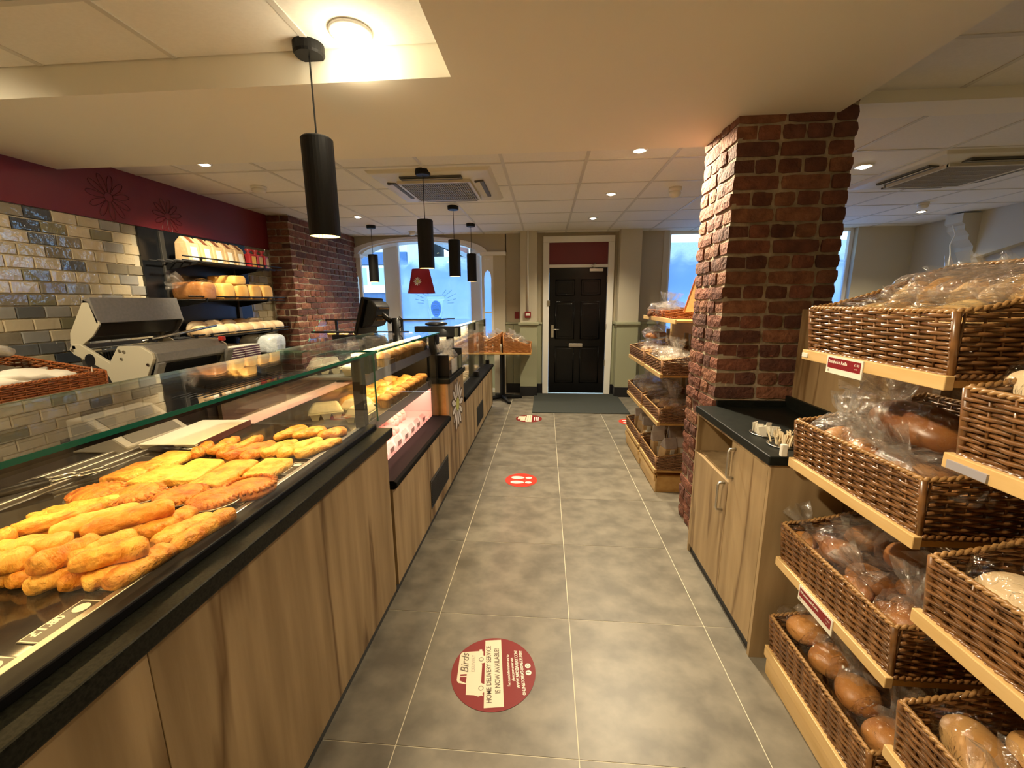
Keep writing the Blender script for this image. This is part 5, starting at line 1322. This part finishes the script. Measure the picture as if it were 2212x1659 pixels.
def holder(y, label, cat, fill):
    t = thing('countertop_holder', label, cat, (.945, y, .8685))
    MB().lathe([(.056, 0), (.060, .003), (.056, .005), (.050, .002)], 28, cap=False).build('holder_ring', chrome, t, smooth=True)
    MB().lathe([(.001, .0006), (.052, .0006)], 24, cap=False).build('holder_well', blackpl, t)
    rnd = random.Random(2)
    if fill == 'sachet':
        for k in range(11): m = MB(); m.box(-.013, .013, -.0012, .0012, 0, .050); o = m.build('sachet', paperw, t); o.location = (-.022+.044*(k % 2), -.036+.0145*(k//2), -.012+rnd.uniform(-.006, .006)); o.rotation_euler = (rnd.uniform(-.5, .1), rnd.uniform(-.25, .25), rnd.uniform(-.35, .35))
    else:
        for k in range(36): m = MB(); m.box(-.003, .003, -.0009, .0009, 0, rnd.uniform(.040, .062)); o = m.build('stirrer', M('stirrer_wood', (.80, .68, .46), rough=.6), t); o.location = (rnd.uniform(-.034, .034), rnd.uniform(-.034, .034), .001); o.rotation_euler = (rnd.uniform(-.35, .35), rnd.uniform(-.35, .35), rnd.uniform(-1.5, 1.5))
holder(1.80, 'round holder of white sugar sachets set in the black cabinet top', 'sachets', 'sachet')
holder(1.655, 'round holder of wooden stirrers set in the black cabinet top', 'stirrers', 'stir')
tag(bx('partition_panel', 1.302, 1.325, .30, 2.265, .05, 1.385, oaklt, None, .002), 'upright light oak partition behind the front bread shelves', 'panel')

# ------------------------------------------------------------------ bread shelf units
def shelf_unit(label, y0, y1, zs, xf=.86, xb=1.295, base=.125, rail=.032, wide_top=None):
    t = thing('bread_shelf_unit', label, 'shelf unit', (xf, y0, 0))
    w = y1-y0; d = xb-xf
    bx('base_box', .022, d, .004, w-.004, 0, base-.012, honey, t)
    bx('kick_panel', .010, .022, 0, w, 0, base-.020, beech, t, .002)
    bx('base_rail', -.002, .014, 0, w, base-.045, base, beech, t, .002)
    for y in (.02, w-.05): bx('upright', d-.03, d-.002, y, y+.03, base, max(zs)+.25, M('upright_steel', (.42, .36, .26), rough=.4, metal=.5), t)
    for z in zs:
        bx('shelf', .016, d-.03, .004, w-.004, z-.026, z-.010, honey, t)
        bx('shelf_rail', -.004, .016, 0, w, z-rail, z, beech, t, .002)
    return t
ua = shelf_unit('beech bread shelf unit with four tiers of baskets beside the black topped cabinet', .95, 1.46, (.505, .892, 1.271))
ub = shelf_unit('beech bread shelf unit of the next bay, with large loaves in its baskets', .33, .895, (.37, .75, 1.121), xf=.835)
BD, BW = .385, .49
bA = []
for z, lab in ((.114, 'brown wicker basket of round cobs on the shelf base beside the cabinet'), (.496, 'brown wicker basket of small brown rolls on the second tier'), (.883, 'brown wicker basket with a big dark loaf on the third tier'), (1.262, 'brown wicker basket of long sandwich rolls on the top tier')):
    basket(BD, BW, .145, .24 if z < 1.2 else .27, lab, (.878, .962, z), curve=1.25)
for z, lab in ((.361, 'brown wicker basket of batched rolls on the low tier of the next bay'), (.741, 'brown wicker basket of a large roll bag on the middle tier of the next bay'), (1.112, 'brown wicker basket with a white tin loaf on the upper tier of the next bay')):
    basket(BD, .535, .148, .26, lab, (.853, .345, z), curve=1.2)
# small edge tags and price cards
def price_card(y, z, title, price, label, x=.855, ln=.115, h=.052):
    t = thing('price_card', label, 'price card', (x, y, z))
    bx('card', -.003, 0, -ln, 0, -h, 0, cardwh, t); bx('red_panel', -.0036, -.003, -ln+.006, -.006, -h+.016, -.006, cardred, t)
    text(title, .013, basis((-.0042, -.010, -.021), (0, -1, 0), (0, 0, 1)), inkw, t, bold=.0003)
    text(price, .009, basis((-.0042, -ln+.03, -.018), (0, -1, 0), (0, 0, 1)), inkw, t); text('each', .006, basis((-.0042, -ln+.028, -.028), (0, -1, 0), (0, 0, 1)), inkw, t)
    m = MB(); m.add([(-.0034, -.012+.004*math.cos(2*PI*i/14), -h+.008+.004*math.sin(2*PI*i/14)) for i in range(14)], [tuple(range(14))]); m.build('card_emblem', inkgrey, t)
price_card(1.326, 1.270, 'Sandwich Rolls', '\u00a31.85', 'red and white price card reading Sandwich Rolls on the top shelf rail', ln=.145)
price_card(1.305, .503, 'Wholemeal Cobs', '\u00a31.60', 'red and white price card on the second tier rail above the round cobs', ln=.165)
price_card(.735, .365, 'Large Dinner', '\u00a31.40', 'red and white price card reading Large Dinner on the low rail of the next bay', x=.830, ln=.165)
tag(bx('shelf_tag', .852, .856, 1.425, 1.455, 1.247, 1.262, plwhite, None, .002), 'small white plastic tag at the end of the top shelf rail', 'tag')
tag(bx('shelf_tag', .826, .831, .80, .88, 1.093, 1.110, cardsil, None), 'silver grey strip tag on the upper rail of the next bay', 'tag')
tag(bx('shelf_tag', .838, .862, 1.475, 1.49, .885, .93, plwhite, None, .004), 'small white hook tag between the cabinet and the third tier', 'tag')

# ------------------------------------------------------------------ bagged bread
subm = blobmesh('long_roll', M('soft_roll_crust', (.66, .36, .10), (.86, .62, .28), scale=6, rough=.4, bump=.15, bscale=30, rand=.08), L=.19, W=.075, H=.06, nu=20, nv=16, e1=.65, e2=.95, flat=.4, na=.003, ns=14, seed=31)
cobm = blobmesh('round_cob', crustb, L=.125, W=.12, H=.092, nu=18, nv=20, e1=.9, e2=1, flat=.35, na=.003, ns=12, seed=32)
smm = blobmesh('small_roll', crustb, L=.095, W=.075, H=.062, nu=16, nv=16, e1=.85, e2=1, flat=.3, na=.003, ns=14, seed=33)
bigm = blobmesh('large_loaf', crustd, L=.25, W=.18, H=.125, nu=24, nv=22, e1=.85, e2=1, flat=.35, na=.003, ns=10, seed=34, slash=(3.2, .3, .006, .12))
whm = blobmesh('white_roll', M('white_roll_crust', (.72, .46, .20), (.90, .74, .50), scale=6, rough=.6, bump=.15, bscale=40, rand=.06), L=.125, W=.115, H=.08, nu=16, nv=18, e1=.85, e2=1, flat=.35, na=.003, ns=12, seed=35)
batm = blobmesh('batch_loaf', crust, L=.27, W=.12, H=.10, nu=22, nv=18, e1=.7, e2=.95, flat=.35, na=.004, ns=12, seed=36, slash=(4.2, 0, .004, .1))
def bagged(kind, loc, rot, label, group, seed, fm=None, s=1., neck=True):
    t = thing('bagged_bread', label, 'bread', loc, rot, group); t.scale = (s,)*3
    if kind == 'subs':
        for k in range(3): inst('roll', subm, t, (0, -.078+.078*k, .004), (0, 0, .1*k-.1))
        fl = bagmesh('bag_film', .235, .255, .085, seed, fm or film, neck=.05, ndir=(1, .25, .05), crinkle=.013)
    elif kind == 'cob':
        inst('roll', cobm, t, (0, 0, .003)); fl = bagmesh('bag_film', .152, .145, .115, seed, fm or film, neck=.09, ndir=(.5, .2, 1), crinkle=.010)
    elif kind == 'cobs':
        for k in range(2): inst('roll', cobm, t, (-.062+.125*k, 0, .003), (0, 0, k))
        fl = bagmesh('bag_film', .28, .15, .115, seed, fm or film, neck=.10, ndir=(0, .2, 1), crinkle=.012)
    elif kind == 'small':
        for k in range(4): inst('roll', smm, t, (-.048+.096*(k % 2), -.04+.08*(k//2), .003), (0, 0, k))
        fl = bagmesh('bag_film', .22, .18, .085, seed, fm or filmp, neck=.09, ndir=(.8, .3, .5), crinkle=.014)
    elif kind == 'big':
        inst('loaf', bigm, t, (0, 0, .004)); fl = bagmesh('bag_film', .30, .215, .155, seed, fm or film, neck=.10, ndir=(1, .3, .2), crinkle=.013)
    elif kind == 'white':
        for k in range(6): inst('roll', whm, t, (-.06+.12*(k % 2), -.12+.12*(k//2), .003), (0, 0, k))
        fl = bagmesh('bag_film', .275, .40, .11, seed, fm or film, neck=.13, ndir=(.35, .25, .9), crinkle=.014)
    elif kind == 'batch':
        for k in range(2): inst('loaf', batm, t, (0, -.058+.116*k, .003))
        fl = bagmesh('bag_film', .32, .27, .13, seed, fm or film, neck=.11, ndir=(-.5, .8, .5), crinkle=.014)
    elif kind == 'tin':
        o = inst('loaf', tl, t, (0, 0, .004), (0, 0, 0), (.8, .85, 1)); o.data = TLW
        fl = bagmesh('bag_film', .27, .165, .19, seed, fm or film, neck=.09, ndir=(-1, .2, .5), crinkle=.010)
    inst('bag_film', fl, t)
    return t
TLW = tl.copy(); TLW.materials[0] = crustw
random.seed(17)
ORD = ['closest to the cabinet', 'second from the cabinet', 'third from the cabinet', 'fourth from the cabinet']
zA4 = 1.262+.014
for k in range(4): bagged('subs', (1.0, 1.35-.094*k, zA4+.088+.010*(k % 2)), (R(10), R(-14), R(random.uniform(-14, 14))), 'bag of sandwich rolls at the front of the top basket, '+ORD[k], 'sandwich roll bags in the top basket', 100+k, s=.80)
for k in range(4): bagged('subs', (1.15, 1.345-.092*k, zA4+.15+.01*(k % 2)), (R(6), R(-18), R(20+random.uniform(-15, 15))), 'bag of rolls at the back of the top basket, '+ORD[k], 'roll bags at the back of the top basket', 110+k, filmp, s=.85)
zA3 = .883+.014
bagged('big', (1.08, 1.24, zA3+.135), (R(0), R(-8), R(100)), 'big dark crusted loaf in a clear bag on the third tier', None, 120, s=1.08)
for k, (x, y, r_, ka, fm, lab) in enumerate(((.97, 1.385, 20, 'cob', filmw, 'at the front by the cabinet'), (.965, 1.265, 70, 'cob', film, 'front row, second from the cabinet'), (.97, 1.14, 95, 'small', film, 'front row, third from the cabinet'), (.97, 1.065, 88, 'small', filmw, 'front row, furthest from the cabinet'), (1.12, 1.39, 0, 'cob', filmp, 'at the back by the cabinet'), (1.13, 1.06, 20, 'small', film, 'at the back, away from the cabinet'))):
    bagged(ka, (x, y, zA3+.062+.045*(x > 1.05)), (0, R(-10), R(r_)), 'bag of brown rolls on the third tier, '+lab, 'roll bags on the third tier', 130+k, fm, s=.92)
zA2 = .496+.014
for k, (x, y, r_, ka, dz) in enumerate(((.965, 1.39, 90, 'small', .055), (.975, 1.26, 95, 'cobs', .075), (.965, 1.13, 100, 'small', .065), (.965, 1.03, 30, 'cob', .065), (1.10, 1.38, 0, 'cob', .10), (1.11, 1.24, 40, 'cob', .12), (1.10, 1.10, 20, 'small', .11), (1.06, 1.03, 80, 'cob', .10))):
    bagged(ka, (x, y, zA2+dz), (0, R(-8), R(r_)), 'bag of brown rolls on the second tier, '+('front row, ' if k < 4 else 'back row, ')+ORD[k % 4], 'roll bags on the second tier', 150+k, filmp if k % 2 else film, s=.92)
zA1 = .114+.014
for k, (x, y, r_, dz) in enumerate(((.965, 1.40, 0, .095), (.97, 1.28, 30, .085), (.97, 1.155, 60, .085), (.97, 1.025, 10, .075), (1.09, 1.35, 0, .10), (1.10, 1.22, 40, .10), (1.10, 1.08, 20, .10), (1.20, 1.3, 0, .08), (1.20, 1.1, 0, .08))):
    bagged('cob', (x, y, zA1+dz), (0, R(-6), R(r_)), 'round cob in a clear bag on the base tier, '+('front row, ' if k < 4 else 'middle row, ' if k < 7 else 'back row, ')+ORD[k if k < 4 else (k-4) if k < 7 else k-7], 'cobs on the base tier', 170+k, film, s=1.0)
bagged('tin', (.985, .80, 1.126+.02), (0, 0, R(92)), 'white tin loaf in a clear bag in the upper basket of the next bay', None, 190)
bagged('tin', (1.10, .52, 1.126+.03), (0, 0, R(60)), 'white tin loaf in a clear bag deeper in the upper basket of the next bay', None, 191)
bagged('white', (1.0, .68, .755+.085), (0, R(-10), R(5)), 'large knotted clear bag of six white rolls in the next bay', None, 192, s=1.02)
bagged('white', (1.04, .45, .755+.06), (0, R(-10), R(-8)), 'second large bag of white rolls deeper in the next bay', None, 193, filmp)
for k, (x, y, r_, dz) in enumerate(((.99, .74, 75, .05), (1.05, .52, 95, .06))):
    bagged('batch', (x, y, .375+dz), (0, R(-8), R(r_)), ['golden batch loaves in a mauve tinted bag on the low tier of the next bay', 'golden batch loaves at the back of the low tier of the next bay'][k], None, 195+k, filmp if k else film)

# ------------------------------------------------------------------ far bread shelf units, past the pillar
ufa = shelf_unit('beech bread shelf unit next to the far side of the brick pillar', 3.035, 3.535, (.184, .552, .912), xf=.83, xb=1.20, base=.132)
ufb = shelf_unit('beech bread shelf unit standing closest to the door mat', 3.60, 4.20, (.184, .545, .912), xf=.83, xb=1.20, base=.125)
uft = thing('bread_shelf_unit', 'narrow upper beech shelves over the far bread units', 'shelf unit', (.95, 3.15, 1.0))
bx('shelf', 0, .26, .0, 1.0, .272, .285, honey, uft); bx('shelf_rail', -.012, 0, .0, 1.0, .262, .296, beech, uft, .002)
bx('back_panel', .26, .275, -.1, 1.05, -.95, .33, beech, uft); bx('orange_insert', .255, .26, .12, .20, .0, .16, M('orange_card', (.75, .36, .03), rough=.5), uft)
t = thing('header_sign', 'sloping wooden header sign above the far bread shelves', 'sign', (1.10, 3.42, 1.34))
m = MB(); m.prism([(-.02, 0), (.16, 0), (.16, .27), (.055, .27)], 'y', 0, .018); m.build('sign_board', beech, t, bevel=.003)
MB().tube([(-.02, -.001, 0), (.055, -.001, .27)], .004, 5).build('sign_edge', M('sign_edge_red', (.35, .08, .04), rough=.5), t)
for y0, wdt in ((3.045, .48), (3.61, .58)):
    for z in (.176, .545, .905):
        nm = {.176: 'low', .545: 'middle', .905: 'upper'}[z]
        basket(.33, wdt, .10, .16, 'brown wicker basket on the %s tier of the unit %s' % (nm, 'by the brick pillar' if y0 < 3.3 else 'by the door mat'), (.845, y0, z), mat=M('dull_brown_wicker', (.21, .105, .05), (.31, .165, .085), scale=24, rough=.5))
basket(.24, .45, .06, .08, 'shallow dark basket on the narrow upper shelf', (.955, 3.55, 1.286), mat=wickred, rim=wickred)
random.seed(23)
crm = blobmesh('croissant', crust, L=.15, W=.075, H=.06, nu=22, nv=14, e1=.8, e2=.9, flat=.4, na=.006, ns=18, seed=44, slash=(6, 0, .006, .14), bend=.03)
def fbag(me, n, x, y, z, label, group, fm, rz, s=1., bg_=None):
    t = thing('bagged_bread', label, 'bread', (x, y, z), (0, R(-8), rz), group); t.scale = (s*.86,)*3
    for k in range(n): inst('roll', me, t, (-.05+.10*(k % 2), -.05+.10*((k//2) % 2), .003+.05*(k//4)), (0, 0, k))
    inst('bag_film', bg_ or FB[fm.name], t)
FB = {f_.name: bagmesh('bag_film', .26, .24, .13, 60+i, f_, neck=.11, ndir=(.3, .1, 1), crinkle=.018) for i, f_ in enumerate((film, filmw, filmp))}
WH = ['closest to the pillar', 'in the middle', 'furthest from the pillar']
for i, y in enumerate((3.14, 3.30, 3.44)):
    fbag(rlw, 4, .99, y, .905+.05, 'bag of pale rolls on the upper tier by the pillar, '+WH[i], 'roll bags on the upper tier by the pillar', filmw, y*9)
    fbag(rl, 4, .99, y, .545+.05, 'bag of yellow buns on the middle tier by the pillar, '+WH[i], 'bun bags on the middle tier by the pillar', film, y*7, 1.05)
for i, y in enumerate((3.72, 3.88, 4.06)):
    fbag(crm, 4, .99, y, .905+.045, 'bag of croissants on the upper tier by the mat, '+WH[i], 'croissant bags by the door mat', film, y*5)
    fbag(crm, 4, .99, y, .545+.05, 'bag of twisted rolls on the middle tier by the mat, '+WH[i], 'twisted roll bags by the door mat', filmw, y*4, 1.05)
dk = blobmesh('slashed_dark_loaf', crustd, L=.2, W=.13, H=.10, nu=20, nv=18, e1=.8, e2=1, flat=.35, na=.003, ns=10, seed=47)
for i, y in enumerate((3.66, 3.86)): fbag(dk, 1, 1.05, y, 1.30, 'milky bag with a dark loaf on the narrow upper shelf, '+WH[2*i], 'loaf bags on the narrow upper shelf', filmw, y*3)
fbag(rlb, 4, 1.02, 3.95, 1.10, 'bluish clear bag of brown rolls under the narrow upper shelf', None, filmp, .4, .9)
def kraft_bag(x, y, z, rz, label, group):
    t = thing('kraft_bread_bag', label, 'bag', (x, y, z), (R(random.uniform(-6, 6)), R(random.uniform(-8, 4)), rz), group)
    m = MB(); m.hexa([(-.06, -.05, 0), (.06, -.05, 0), (.06, .05, 0), (-.06, .05, 0), (-.052, -.042, .14), (.052, -.042, .14), (.052, .042, .14), (-.052, .042, .14)]); m.build('bag_body', kraft, t, bevel=.008)
    m = MB(); m.hexa([(-.052, -.042, .14), (.052, -.042, .14), (.052, .042, .14), (-.052, .042, .14), (-.050, -.006, .215), (.050, -.006, .215), (.050, .006, .215), (-.050, .006, .215)]); m.build('rolled_top', M('bag_top_mauve', (.36, .31, .30), (.50, .45, .42), scale=12, rough=.4), t, bevel=.006)
    bx('bag_window', -.028, .028, -.0512, -.0495, .02, .10, cardwh, t); bx('bag_ticket', -.016, .016, -.056, -.050, .105, .14, plwhite, t)
for i, (x, y) in enumerate(((.94, 3.14), (1.07, 3.15), (.93, 3.29), (1.06, 3.30), (.95, 3.43), (1.08, 3.44))): kraft_bag(x, y, .19, R(random.uniform(-20, 20)), 'kraft bread bag on the low tier by the pillar, '+['front row, ', 'back row, '][i % 2]+WH[i//2], 'kraft bags by the pillar')
for i, (x, y) in enumerate(((.93, 3.70), (1.06, 3.71), (.94, 3.86), (1.07, 3.87), (.94, 4.02), (1.07, 4.03))): kraft_bag(x, y, .19, R(random.uniform(-20, 20)), 'kraft bread bag on the low tier by the mat, '+['front row, ', 'back row, '][i % 2]+WH[i//2], 'kraft bags by the door mat')

# ------------------------------------------------------------------ pedestal stand with two baskets near the window
st = thing('pedestal_stand', 'black pedestal table with an orange wood top by the window column', 'stand', (-.625, 6.0, 0))
MB().tube([(0, 0, .02), (0, 0, .70)], .036, 4).build('pole', blackm, st)
for a in range(4):
    an = R(45+90*a-20); m = MB()
    m.tube([(0, 0, .05), (.12*math.cos(an), .12*math.sin(an), .042), (.30*math.cos(an), .30*math.sin(an), .018)], [.035, .030, .022], 8); m.build('foot', blackm, st, smooth=True)
bx('stand_top', -.40, .43, -.22, .22, .70, .722, honey, st, .004)
for x in (-.11, .0): MB().lathe([(.012, .722), (.012, .80), (.017, .81), (.017, .835), (.008, .85), (.001, .852)], 12, (x, -.19, 0)).build('finial', plwhite, st, smooth=True)
basket(.37, .40, .12, .26, 'orange wicker basket of bagged cookies facing the door', (-.215, 6.20, .723), (0, 0, PI), mat=wickor, rim=wickor, curve=1.6, flare=.05)
basket(.37, .40, .12, .26, 'orange wicker basket of bagged cookies backing onto the window column', (-1.005, 5.80, .723), mat=wickor, rim=wickor, curve=1.6, flare=.05)
ck = blobmesh('cookie', M('cookie_brown', (.42, .20, .06), (.58, .32, .11), scale=20, rough=.7, bump=.5, bscale=40, rand=.1), L=.085, W=.085, H=.018, nu=10, nv=16, e1=.7, e2=1, flat=.6, na=.002, ns=30, seed=4)
fbk = bagmesh('cookie_film', .13, .12, .075, 77, film, neck=.05, ndir=(0, 0, 1), crinkle=.014)
random.seed(31)
for gi, (x0, lab, g) in enumerate(((-.41, 'clear bag of brown cookies in the orange basket facing the door', 'cookie bags facing the door'), (-.82, 'clear bag of brown cookies in the orange basket by the window column', 'cookie bags by the window column'))):
    for i in range(12):
        sx = (i % 3)*.10-.10; yy = 5.86+.09*(i//3); hz = .79+(.10*(-sx if gi == 0 else sx)/.1)*.6+.03*(i % 2)
        t = thing('cookie_bag', lab, 'bag', (x0+sx, yy, hz+.04), (R(random.uniform(-35, 35)), R(random.uniform(-35, 35)), random.uniform(0, 6)), g)
        for k in range(3): inst('cookie', ck, t, (0, 0, .02*k+.004), (0, .1*k, k))
        inst('bag_film', fbk, t)

# ------------------------------------------------------------------ floor stickers
def sticker(cx, cy, r, label, rz=0., detail=True):
    t = thing('floor_sticker', label, 'sticker', (cx, cy, .0006), (0, 0, rz), 'delivery floor stickers' if False else None)
    MB().lathe([(.001, 0), (r, 0), (r, .0008), (.001, .0008)], 64).build('sticker_disc', decred, t)
    def pl(name, pts, z, mt):     # points in (u along +Y, v along -X) in units of r
        m = MB(); m.prism([(-v*r, u*r) for u, v in pts], 'z', z-.0003, z); return m.build(name, mt, t)
    pl('van_body', [(-.62, .23), (-.60, .28), (-.62, .35), (-.58, .45), (-.56, .63), (-.30, .63), (-.25, .82), (-.18, .855), (.50, .82), (.58, .79), (.605, .74), (.61, .34), (.66, .34), (.66, .275), (.60, .27), (.60, .24), (.47, .24), (.40, .29), (.27, .29), (.2, .27), (-.28, .29), (-.32, .24), (-.36, .23), (-.52, .23), (-.56, .26), (-.60, .24)], .0012, decpale)
    pl('van_window', [(-.27, .64), (-.10, .63), (-.10, .78), (-.19, .79)], .0015, decred); pl('van_window', [(-.075, .63), (-.03, .63), (-.03, .78), (-.075, .78)], .0015, decred)
    for u in (-.42, .36):
        MB().disc(.115*r, .00135, 28, (-.27*r, u*r)).build('van_wheel', decpale, t)
        m = MB(); m.tube([(-.29*r+.052*r*math.cos(2*PI*i/20), u*r+.052*r*math.sin(2*PI*i/20), .0016) for i in range(20)], .011*r, 4, closed=True); o = m.build('wheel_ring', inkgrey, t)
    pl('text_panel', [(-.90, -.215), (.93, -.215), (.93, .19), (-.90, .225)], .0014, decpale)
    if detail:
        def tx(s, size, u, v, mt, **k): return text(s, size*r, basis((-v*r, u*r, .0018), (0, 1, 0), (-1, 0, 0)), mt, t, **k)
        tx('Birds', .27, .0, .60, inkm, shear=.35); tx('DELIVERY', .125, .02, .44, inkgrey, width=.9)
        tx('HOME DELIVERY SERVICE', .165, -.80, .055, inkm, bold=.0004, width=.83); tx('IS NOW AVAILABLE!', .165, -.58, -.145, inkm, bold=.0004, width=.83)
        tx('For more information and to', .088, -.42, -.385, inkw, bold=.0003, width=.84); tx('place your order visit', .088, -.29, -.485, inkw, bold=.0003, width=.84)
        tx('WWW.BIRDSBAKERY.COM/', .105, -.48, -.60, inkw, bold=.0004, width=.80); tx('ONLINESTORE/AT-HOME-DELIVERY', .100, -.66, -.715, inkw, bold=.0004, width=.76)
        for u in (-.09, .10):
            MB().disc(.068*r, .0014, 24, (.83*r, u*r)).build('social_icon', inkw, t)
        tx('f', .10, -.105, -.86, inkm, bold=.0008)
        m = MB(); m.tube([(.83*r+.03*r*math.cos(2*PI*i/16), .10*r+.03*r*math.sin(2*PI*i/16), .0017) for i in range(16)], .006*r, 4, closed=True); m.build('icon_ring', inkgrey, t)
    else:
        for v in (.08, -.09): pl('text_line', [(-.7, v-.03), (.8, v-.03), (.8, v+.03), (-.7, v+.03)], .0017, inkgrey)
        for v in (-.42, -.56, -.70): pl('text_line', [(-.5, v-.03), (.45, v-.03), (.45, v+.03), (-.5, v+.03)], .0017, inkw)
    return t
sticker(-.193, 1.382, .166, 'large dark red round floor sticker with a white van and delivery lettering', R(8))
sticker(-.195, 5.0, .163, 'dark red van floor sticker lying just before the door mat', detail=False)
def feet(cx, cy, label, r=.13):
    t = thing('floor_sticker', label, 'sticker', (cx, cy, .0006))
    MB().lathe([(.001, 0), (r, 0), (r, .0008), (.001, .0008)], 48).build('sticker_disc', decbr, t)
    for y in (-.045, .045):
        m = MB(); m.prism([(-.085+.058*(1-math.cos(PI*i/12)) if False else -.03+.055*math.cos(2*PI*i/24), y*1.0+.024*math.sin(2*PI*i/24)*(1.1+.15*math.cos(2*PI*i/24+PI))) for i in range(24)], 'z', .0009, .0012); m.build('shoe_sole', inkw, t)
        m = MB(); m.prism([(.060+.027*math.cos(2*PI*i/20), y+.019*math.sin(2*PI*i/20)) for i in range(20)], 'z', .0009, .0012); m.build('shoe_heel', inkw, t)
feet(-.187, 3.184, 'bright red round floor sticker with two white shoe prints in the aisle')
feet(1.02, 4.93, 'bright red round floor sticker with white shoe prints beside the far shelves')
